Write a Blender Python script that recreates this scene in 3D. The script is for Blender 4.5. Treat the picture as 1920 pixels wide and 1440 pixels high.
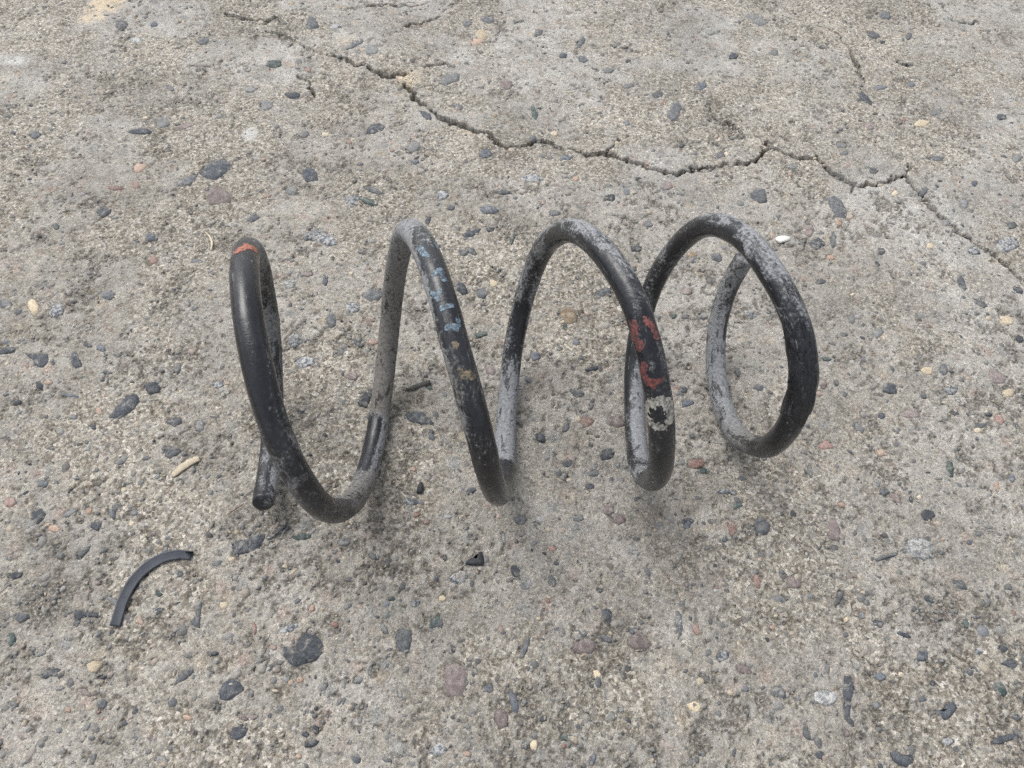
import bpy, math, random
import numpy as np

# ------------------------------------------------------------------ scene, camera, light
scene = bpy.context.scene
for o in list(bpy.data.objects):
    bpy.data.objects.remove(o, do_unlink=True)
col = scene.collection
MM = 0.001
SEED = 7
rng = np.random.default_rng(SEED)
random.seed(SEED)

cam_d = bpy.data.cameras.new("camera")
cam = bpy.data.objects.new("camera", cam_d)
col.objects.link(cam)
PITCH, ROLL, CAMH, FPX = 1.000043, 0.074059, 365.700, 1238.649
cam.location = (0, 0, CAMH * MM)
cam_d.sensor_fit = 'HORIZONTAL'
cam_d.sensor_width = 36.0
cam_d.lens = FPX / 1920 * 36.0
cam_d.clip_start = 0.01
cam_d.clip_end = 100
from mathutils import Matrix, Vector
_f = Vector((0, math.cos(PITCH), -math.sin(PITCH)))
_u0 = Vector((0, math.sin(PITCH), math.cos(PITCH)))
_r0 = Vector((1, 0, 0))
_r = math.cos(ROLL) * _r0 + math.sin(ROLL) * _u0
_u = -math.sin(ROLL) * _r0 + math.cos(ROLL) * _u0
cam.rotation_euler = Matrix((( _r.x, _u.x, -_f.x), (_r.y, _u.y, -_f.y), (_r.z, _u.z, -_f.z))).to_euler()
scene.camera = cam

SUN_EL, SUN_AZ = math.radians(58), math.radians(-48)     # azimuth from +y (away from the viewer), negative = left
world = bpy.data.worlds.new("World")
scene.world = world
world.use_nodes = True
wn = world.node_tree.nodes
wl = world.node_tree.links
wn.clear()
w_out = wn.new("ShaderNodeOutputWorld")
w_bg = wn.new("ShaderNodeBackground")
w_hs = wn.new("ShaderNodeHueSaturation")
w_sky = wn.new("ShaderNodeTexSky")
w_sky.sky_type = 'NISHITA'
w_sky.sun_disc = False
w_sky.sun_elevation = SUN_EL
w_sky.sun_rotation = SUN_AZ
w_sky.air_density = 1.0
w_sky.dust_density = 4.0
w_sky.ozone_density = 1.0
w_hs.inputs["Saturation"].default_value = 0.24          # overcast: the sky is nearly white
wl.new(w_sky.outputs[0], w_hs.inputs["Color"])
wl.new(w_hs.outputs[0], w_bg.inputs["Color"])
w_bg.inputs["Strength"].default_value = 0.15
wl.new(w_bg.outputs[0], w_out.inputs["Surface"])

sun_d = bpy.data.lights.new("sun", 'SUN')
sun_d.energy = 1.15
sun_d.angle = math.radians(32)
sun_d.color = (1.0, 0.985, 0.955)
sun = bpy.data.objects.new("sun", sun_d)
col.objects.link(sun)
sdir = Vector((math.sin(SUN_AZ) * math.cos(SUN_EL), math.cos(SUN_AZ) * math.cos(SUN_EL), math.sin(SUN_EL)))
sun.rotation_euler = sdir.to_track_quat('Z', 'Y').to_euler()
sun.location = sdir * 3

scene.view_settings.view_transform = 'Standard'
scene.view_settings.look = 'None'
scene.view_settings.gamma = 1.0
scene.view_settings.use_curve_mapping = False
scene.view_settings.exposure = 0.38
scene.render.engine = 'CYCLES'
scene.cycles.use_denoising = False
scene.cycles.use_adaptive_sampling = True
scene.cycles.adaptive_threshold = 0.02
scene.cycles.max_bounces = 4
scene.cycles.diffuse_bounces = 3


# ------------------------------------------------------------------ helpers
def tag(o, label=None, cat=None, group=None, kind=None):
    if label: o["label"] = label
    if cat: o["category"] = cat
    if group: o["group"] = group
    if kind: o["kind"] = kind
    return o


def link(name, me, mat=None, parent=None, smooth=False):
    o = bpy.data.objects.new(name, me)
    col.objects.link(o)
    if mat is not None and len(me.materials) == 0:
        me.materials.append(mat)
    if parent is not None:
        o.parent = parent
    if smooth:
        me.polygons.foreach_set("use_smooth", np.ones(len(me.polygons), bool))
    return o


def mesh_np(name, verts_mm, quads=None, tris=None):
    """verts in mm, index arrays"""
    me = bpy.data.meshes.new(name)
    v = (np.asarray(verts_mm, np.float32) * MM)
    me.vertices.add(len(v))
    me.vertices.foreach_set("co", v.ravel())
    idx, tot = [], []
    if quads is not None and len(quads):
        q = np.asarray(quads, np.int32); idx.append(q.ravel()); tot.append(np.full(len(q), 4, np.int32))
    if tris is not None and len(tris):
        t = np.asarray(tris, np.int32); idx.append(t.ravel()); tot.append(np.full(len(t), 3, np.int32))
    idx = np.concatenate(idx); tot = np.concatenate(tot)
    me.loops.add(len(idx)); me.loops.foreach_set("vertex_index", idx)
    me.polygons.add(len(tot))
    me.polygons.foreach_set("loop_start", np.concatenate([[0], np.cumsum(tot)[:-1]]).astype(np.int32))
    me.polygons.foreach_set("loop_total", tot)
    me.update(calc_edges=True)
    me.validate()
    return me


def fattr(me, name, arr):
    a = me.attributes.new(name, 'FLOAT', 'POINT')
    a.data.foreach_set("value", np.asarray(arr, np.float32).ravel())


def vattr(me, name, arr):
    a = me.attributes.new(name, 'FLOAT_VECTOR', 'POINT')
    a.data.foreach_set("vector", np.asarray(arr, np.float32).ravel())


_tab = np.random.default_rng(11).random((256, 256)).astype(np.float32)


def vnoise(x, y, size, seed=0):
    """value noise in 0..1, feature size in mm"""
    u = x / size + seed * 17.31 + 500.0
    v = y / size + seed * 31.77 + 500.0
    iu = np.floor(u).astype(np.int64); iv = np.floor(v).astype(np.int64)
    fu = u - iu; fv = v - iv
    fu = fu * fu * fu * (fu * (fu * 6 - 15) + 10); fv = fv * fv * fv * (fv * (fv * 6 - 15) + 10)
    a = _tab[iu & 255, iv & 255]; b = _tab[(iu + 1) & 255, iv & 255]
    c = _tab[iu & 255, (iv + 1) & 255]; d = _tab[(iu + 1) & 255, (iv + 1) & 255]
    return (a * (1 - fu) + b * fu) * (1 - fv) + (c * (1 - fu) + d * fu) * fv


def rot(x, y, a):
    return x * math.cos(a) - y * math.sin(a), x * math.sin(a) + y * math.cos(a)


def sst(a, b, x):
    t = np.clip((x - a) / (b - a), 0, 1)
    return t * t * (3 - 2 * t)


def base_height(x, y):
    """the smooth rise and fall of the slab, mm"""
    h = (vnoise(x, y, 190, 1) - .5) * 2.6
    xr, yr = rot(x, y, .6)
    h += (vnoise(xr, yr, 62, 2) - .5) * 1.8
    h += (vnoise(x, y, 27, 3) - .5) * 1.0
    # the spring's four loops rest on the slab
    for cx, cy, dz in CONTACT:
        h = h + dz * np.exp(-((x - cx) ** 2 + (y - cy) ** 2) / 24.0 ** 2)
    return h


CONTACT = []
for _c in ((-80.3, 188.0, 1.19), (-2.0, 198.5, .89), (78.8, 219.4, .23), (134.6, 234.7, 1.45)):
    CONTACT.append((_c[0], _c[1], _c[2] - float(base_height(np.array([_c[0]]), np.array([_c[1]]))[0])))


def rough_height(x, y):
    h = np.zeros_like(x)
    for i, (s, a) in enumerate(((11, .45), (6.2, .45), (3.6, .52), (2.1, .56), (1.3, .46))):
        xr, yr = rot(x, y, .5 + i * .9)
        h += (vnoise(xr, yr, s, 10 + i) - .5) * a
    return h


# ------------------------------------------------------------------ node helpers
def new_mat(name):
    m = bpy.data.materials.new(name)
    m.use_nodes = True
    nt = m.node_tree
    bs = nt.nodes["Principled BSDF"]
    return m, nt, bs


def N(nt, typ, **kw):
    n = nt.nodes.new(typ)
    for k, v in kw.items():
        setattr(n, k, v)
    return n


def setin(n, **kw):
    for k, v in kw.items():
        n.inputs[k.replace('_', ' ')].default_value = v
    return n


def attr(nt, name):
    return N(nt, "ShaderNodeAttribute", attribute_name=name)


def noise(nt, vec, scale, detail=3, rough=.55, dist=0):
    n = N(nt, "ShaderNodeTexNoise")
    setin(n, Scale=scale, Detail=detail, Roughness=rough, Distortion=dist)
    if vec is not None: nt.links.new(vec, n.inputs["Vector"])
    return n


def ramp(nt, fac, stops, interp='LINEAR'):
    r = N(nt, "ShaderNodeValToRGB")
    r.color_ramp.interpolation = interp
    el = r.color_ramp.elements
    while len(el) < len(stops): el.new(0.5)
    for e, (p, c) in zip(el, stops):
        e.position = p
        e.color = (c, c, c, 1) if isinstance(c, (int, float)) else (*c, 1)
    nt.links.new(fac, r.inputs[0])
    return r.outputs[0]


def mix(nt, fac, a, b, mode='MIX'):
    m = N(nt, "ShaderNodeMix", data_type='RGBA', blend_type=mode)
    for sock, v in ((m.inputs[0], fac), (m.inputs[6], a), (m.inputs[7], b)):
        if isinstance(v, bpy.types.NodeSocket): nt.links.new(v, sock)
        elif isinstance(v, (int, float)): sock.default_value = v if sock == m.inputs[0] else (v, v, v, 1)
        else: sock.default_value = (*v, 1)
    return m.outputs[2]


def math_n(nt, op, a, b=None, clamp=False):
    m = N(nt, "ShaderNodeMath", operation=op, use_clamp=clamp)
    for i, v in enumerate((a, b)):
        if v is None: continue
        if isinstance(v, bpy.types.NodeSocket): nt.links.new(v, m.inputs[i])
        else: m.inputs[i].default_value = v
    return m.outputs[0]


def bump(nt, h, dist, strength=1.0, prev=None):
    b = N(nt, "ShaderNodeBump")
    b.inputs["Distance"].default_value = dist
    b.inputs["Strength"].default_value = strength
    nt.links.new(h, b.inputs["Height"])
    if prev is not None: nt.links.new(prev, b.inputs["Normal"])
    return b.outputs[0]


# ------------------------------------------------------------------ materials
def concrete_material():
    m, nt, bs = new_mat("worn_concrete")
    L = nt.links.new
    tc = N(nt, "ShaderNodeTexCoord").outputs["Object"]
    # warp so that no cell looks geometric
    wn_ = noise(nt, tc, 330, 2)
    vm = N(nt, "ShaderNodeVectorMath", operation='MULTIPLY_ADD')
    L(wn_.outputs["Color"], vm.inputs[0]); vm.inputs[1].default_value = (.0022, .0022, .0022); L(tc, vm.inputs[2])
    wv = vm.outputs[0]
    big = ramp(nt, noise(nt, tc, 11.0, 4, .6, .3).outputs[0], [(.34, .80), (.52, 1.0), (.7, 1.14)])
    med = noise(nt, tc, 38, 4, .62)
    base = ramp(nt, med.outputs[0], [(.30, (.188, .175, .153)), (.5, (.302, .287, .259)), (.70, (.415, .402, .375))])
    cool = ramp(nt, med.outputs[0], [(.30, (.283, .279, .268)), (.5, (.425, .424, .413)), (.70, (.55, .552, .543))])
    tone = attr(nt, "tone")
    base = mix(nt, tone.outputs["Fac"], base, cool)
    # aggregate lying just under the paste tints it in soft blotches
    vt = N(nt, "ShaderNodeTexVoronoi"); setin(vt, Scale=85, Randomness=1.0)
    wv2 = N(nt, "ShaderNodeVectorMath", operation='MULTIPLY_ADD')
    L(noise(nt, tc, 120, 4, .65).outputs["Color"], wv2.inputs[0]); wv2.inputs[1].default_value = (.009, .009, .009); L(tc, wv2.inputs[2])
    L(wv2.outputs[0], vt.inputs["Vector"])
    st = N(nt, "ShaderNodeSeparateColor"); L(vt.outputs["Color"], st.inputs[0])
    tint = ramp(nt, st.outputs[1], [(0, (.35, .27, .24)), (.2, (.21, .23, .25)), (.38, (.33, .28, .26)), (.52, (.40, .39, .37)), (.7, (.24, .25, .24)), (.8, (.42, .36, .28)), (.92, (.16, .175, .195))], 'CONSTANT')
    blob = ramp(nt, vt.outputs["Distance"], [(.22, 1.0), (.46, 0.0)])
    on = ramp(nt, st.outputs[0], [(.3, 0.0), (.55, .9)])
    base = mix(nt, math_n(nt, 'MULTIPLY', blob, on), base, tint)
    # sand grains in the worn paste: two sizes of cells with their own colours
    for sc, stops, fac in (
        (300, [(.0, (.115, .100, .078)), (.14, (.235, .205, .16)), (.34, (.335, .305, .25)), (.58, (.42, .385, .325)), (.78, (.37, .30, .25)), (.87, (.55, .50, .42)), (.96, (.16, .165, .175))], .52),
        (640, [(.0, (.085, .074, .058)), (.16, (.20, .175, .138)), (.42, (.36, .33, .275)), (.68, (.47, .44, .385)), (.88, (.66, .62, .55)), (.95, (.13, .13, .135))], .52)):
        vo = N(nt, "ShaderNodeTexVoronoi")
        setin(vo, Scale=sc, Randomness=1.0)
        L(wv, vo.inputs["Vector"])
        sep = N(nt, "ShaderNodeSeparateColor"); L(vo.outputs["Color"], sep.inputs[0])
        c = ramp(nt, sep.outputs[0], stops, 'CONSTANT')
        base = mix(nt, math_n(nt, 'MULTIPLY', math_n(nt, 'ADD', math_n(nt, 'MULTIPLY', attr(nt, 'worn').outputs['Fac'], .75), .5), fac), base, c)
    # fine speckle
    sp = noise(nt, tc, 1150, 3, .65)
    spc = ramp(nt, sp.outputs[0], [(.32, .44), (.5, 1.0), (.68, 1.46)])
    base = mix(nt, .8, base, spc, 'MULTIPLY')
    base = mix(nt, 1.0, base, big, 'MULTIPLY')          # broad stains
    # films of lime / dirt
    film = ramp(nt, noise(nt, tc, 95, 5, .65, .4).outputs[0], [(.48, 0.0), (.66, 1.0)])
    base = mix(nt, math_n(nt, 'MULTIPLY', film, .42), base, (.42, .408, .38))
    dirtn = ramp(nt, noise(nt, wv, 190, 5, .72, .5).outputs[0], [(.55, 0.0), (.66, 1.0)])
    pit = attr(nt, "pit").outputs["Fac"]
    dirt = math_n(nt, 'MAXIMUM', pit, math_n(nt, 'MULTIPLY', dirtn, .24), True)
    dcol = ramp(nt, noise(nt, tc, 620, 3, .7).outputs[0], [(.36, (.040, .036, .031)), (.5, (.100, .090, .076)), (.57, (.25, .23, .20)), (.66, (.42, .395, .35))])
    base = mix(nt, math_n(nt, 'MULTIPLY', dirt, .72), base, dcol)
    # pale sand and white lime spills
    sandn = noise(nt, tc, 700, 3, .6)
    sandf = ramp(nt, math_n(nt, 'ADD', attr(nt, "sand").outputs["Fac"], math_n(nt, 'MULTIPLY', sandn.outputs[0], .6)), [(.62, 0.0), (.86, 1.0)])
    base = mix(nt, math_n(nt, 'MULTIPLY', sandf, .85), base, ramp(nt, sandn.outputs[0], [(.3, (.45, .36, .25)), (.7, (.72, .62, .47))]))
    limef = ramp(nt, math_n(nt, 'ADD', attr(nt, "lime").outputs["Fac"], math_n(nt, 'MULTIPLY', sandn.outputs[0], .6)), [(.62, 0.0), (.9, 1.0)])
    base = mix(nt, math_n(nt, 'MULTIPLY', limef, .7), base, (.58, .58, .56))
    crk = attr(nt, "crack").outputs["Fac"]
    base = mix(nt, math_n(nt, 'MULTIPLY', crk, .85), base, (.055, .047, .036))
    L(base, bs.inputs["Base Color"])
    bs.inputs["Roughness"].default_value = .93
    bs.inputs["Specular IOR Level"].default_value = .25
    h = noise(nt, tc, 900, 4, .65)
    b1 = bump(nt, h.outputs[0], .0008, .9)
    vo = N(nt, "ShaderNodeTexVoronoi"); setin(vo, Scale=470, Randomness=1.0); L(wv, vo.inputs["Vector"])
    b2 = bump(nt, vo.outputs["Distance"], .0006, .7, b1)
    L(b2, bs.inputs["Normal"])
    return m


STONE = {  # colour of each kind of aggregate, and of its second tone
    'k': ((.048, .055, .066), (.115, .123, .135)),
    'd': ((.080, .088, .098), (.190, .195, .200)),
    'g': ((.150, .155, .160), (.260, .262, .258)),
    'b': ((.085, .098, .122), (.195, .207, .225)),
    'n': ((.050, .075, .072), (.130, .155, .150)),
    'm': ((.165, .132, .130), (.300, .262, .250)),
    'r': ((.240, .142, .120), (.340, .275, .245)),
    'o': ((.370, .255, .195), (.430, .355, .295)),
    'c': ((.470, .390, .275), (.590, .520, .400)),
    'w': ((.200, .210, .215), (.500, .500, .485)),
    's': ((.085, .095, .110), (.380, .385, .385)),
    'e': ((.160, .120, .080), (.340, .275, .200)),
}


def stone_material(k):
    m, nt, bs = new_mat("stone_" + {'k': 'black', 'd': 'dark', 'g': 'grey', 'b': 'blue', 'n': 'green', 'm': 'mauve', 'r': 'red', 'o': 'orange', 'c': 'cream', 'w': 'white', 's': 'speckled', 'e': 'earth'}[k])
    L = nt.links.new
    geo = N(nt, "ShaderNodeNewGeometry").outputs["Position"]
    a, b = STONE[k]
    n1 = noise(nt, geo, 420 if k in 'sw' else 330, 5, .72)
    lo, hi = (.44, .56) if k in 'sw' else (.40, .66)
    c = ramp(nt, n1.outputs[0], [(lo, a), (hi, b)])
    oi = N(nt, "ShaderNodeObjectInfo")
    v = ramp(nt, oi.outputs["Random"], [(0, .78), (1, 1.25)])
    c = mix(nt, 1.0, c, v, 'MULTIPLY')
    # thin cement film left on the stone in patches
    f1 = ramp(nt, noise(nt, geo, 190, 4, .7, .6).outputs[0], [(.53, 0.0), (.66, 1.0)])
    f2 = ramp(nt, noise(nt, geo, 1300, 2).outputs[0], [(.3, .3), (.6, 1.0)])
    film = math_n(nt, 'MULTIPLY', f1, f2)
    c = mix(nt, math_n(nt, 'MULTIPLY', film, .8), c, (.345, .325, .285))
    sp = ramp(nt, noise(nt, geo, 1700, 2).outputs[0], [(.3, .72), (.7, 1.3)])
    c = mix(nt, .7, c, sp, 'MULTIPLY')
    L(c, bs.inputs["Base Color"])
    bs.inputs["Roughness"].default_value = .78
    bs.inputs["Specular IOR Level"].default_value = .35
    L(bump(nt, noise(nt, geo, 650, 5, .7).outputs[0], .0007, .9), bs.inputs["Normal"])
    return m


def pebble_stuff_material():
    m, nt, bs = new_mat("fine_aggregate")
    L = nt.links.new
    c = attr(nt, "col").outputs["Color"]
    geo = N(nt, "ShaderNodeNewGeometry").outputs["Position"]
    sp = ramp(nt, noise(nt, geo, 1100, 3).outputs[0], [(.3, .68), (.7, 1.3)])
    c = mix(nt, .8, c, sp, 'MULTIPLY')
    film = ramp(nt, noise(nt, geo, 260, 4, .7).outputs[0], [(.52, 0.0), (.66, 1.0)])
    c = mix(nt, math_n(nt, 'MULTIPLY', film, .65), c, (.33, .305, .262))
    L(c, bs.inputs["Base Color"])
    bs.inputs["Roughness"].default_value = .85
    L(bump(nt, noise(nt, geo, 1000, 4, .7).outputs[0], .0005, .8), bs.inputs["Normal"])
    return m


def wire_material(name="coated_steel", sleeve=False):
    m, nt, bs = new_mat(name)
    L = nt.links.new
    wv = attr(nt, "wv").outputs["Vector"]
    tc = N(nt, "ShaderNodeTexCoord").outputs["Object"]
    dust = attr(nt, "dust").outputs["Fac"]
    warm = attr(nt, "warm").outputs["Fac"]
    n1 = noise(nt, wv, 125, 6, .70, .7)          # streaky patches drawn out along the wire
    n2 = noise(nt, tc, 620, 4, .7)              # grit
    n3 = noise(nt, tc, 1900, 2, .6)
    s = math_n(nt, 'ADD', math_n(nt, 'MULTIPLY', n1.outputs[0], 2.1), math_n(nt, 'MULTIPLY', n2.outputs[0], 1.15))
    s = math_n(nt, 'ADD', s, math_n(nt, 'MULTIPLY', n3.outputs[0], .12))     # mean ~ 1.51
    s = math_n(nt, 'ADD', s, dust)
    f = ramp(nt, math_n(nt, 'MULTIPLY', math_n(nt, 'SUBTRACT', s, 1.735), 1.0), [(.12, 0.0), (.26, .10), (.36, .40), (.44, .72), (.58, 1.0)])
    coat = ramp(nt, n2.outputs[0], [(.3, (.005, .0055, .008)), (.7, (.014, .016, .022))])
    dcool = ramp(nt, n2.outputs[0], [(.3, (.15, .158, .172)), (.7, (.41, .42, .435))])
    dwarm = ramp(nt, n2.outputs[0], [(.3, (.105, .096, .082)), (.7, (.245, .228, .20))])
    dcol = mix(nt, warm, dcool, dwarm)
    c = mix(nt, math_n(nt, 'MULTIPLY', f, .5 if sleeve else .86), coat, dcol)
    # a thin haze of dust dulls even the clean coat
    hz = ramp(nt, noise(nt, wv, 60, 5, .7, .4).outputs[0], [(.40, 0.0), (.70, 1.0)])
    c = mix(nt, math_n(nt, 'MULTIPLY', hz, .09), c, (.20, .215, .245))
    # bare black chips where the coat was knocked clean
    chip = ramp(nt, noise(nt, wv, 150, 4, .7, .8).outputs[0], [(.585, 0.0), (.62, 1.0)])
    c = mix(nt, math_n(nt, 'MULTIPLY', chip, .7), c, (.010, .010, .012))
    # pale scratches
    sc = N(nt, "ShaderNodeMapping"); sc.inputs["Scale"].default_value = (.25, 1, 1)
    L(wv, sc.inputs["Vector"])
    scr = ramp(nt, noise(nt, sc.outputs[0], 900, 3, .6).outputs[0], [(.66, 0.0), (.72, 1.0)])
    c = mix(nt, math_n(nt, 'MULTIPLY', scr, .55), c, (.30, .31, .33))
    rustn = ramp(nt, noise(nt, tc, 230, 4, .7).outputs[0], [(.6, 0.0), (.7, 1.0)])
    c = mix(nt, math_n(nt, 'MULTIPLY', rustn, attr(nt, "rust").outputs["Fac"]), c, (.10, .036, .026))
    L(c, bs.inputs["Base Color"])
    r = ramp(nt, f, [(0, .27 if not sleeve else .38), (.5, .62), (1, .9)])
    L(r, bs.inputs["Roughness"])
    bs.inputs["Specular IOR Level"].default_value = .40
    L(ramp(nt, f, [(0, .24 if not sleeve else .3), (.45, .03), (1, 0.0)]), bs.inputs["Coat Weight"])
    bs.inputs["Coat Roughness"].default_value = .17 if not sleeve else .28
    b1 = bump(nt, n2.outputs[0], .0004, .55 if not sleeve else .9)
    b2 = bump(nt, f, .00025, .6, b1)
    if sleeve:
        mp = N(nt, "ShaderNodeMapping"); mp.inputs["Scale"].default_value = (.5, 1, 1); L(wv, mp.inputs["Vector"])
        gro = ramp(nt, noise(nt, mp.outputs[0], 330, 5, .7, .6).outputs[0], [(.36, 0.0), (.44, 1.0)])
        b2 = bump(nt, gro, .0009, 1.0, b2)
        b2 = bump(nt, noise(nt, wv, 210, 4, .6).outputs[0], .003, 1.0, b2)
    L(b2, bs.inputs["Normal"])
    return m


def plain_material(name, a, b, scale=400, rough=.6, bmp=.0003, spec=.4):
    m, nt, bs = new_mat(name)
    tc = N(nt, "ShaderNodeTexCoord").outputs["Object"]
    n = noise(nt, tc, scale, 4, .65)
    c = ramp(nt, n.outputs[0], [(.3, a), (.7, b)])
    nt.links.new(c, bs.inputs["Base Color"])
    bs.inputs["Roughness"].default_value = rough
    bs.inputs["Specular IOR Level"].default_value = spec
    nt.links.new(bump(nt, noise(nt, tc, scale * 2, 4, .65).outputs[0], bmp, .8), bs.inputs["Normal"])
    return m


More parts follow.
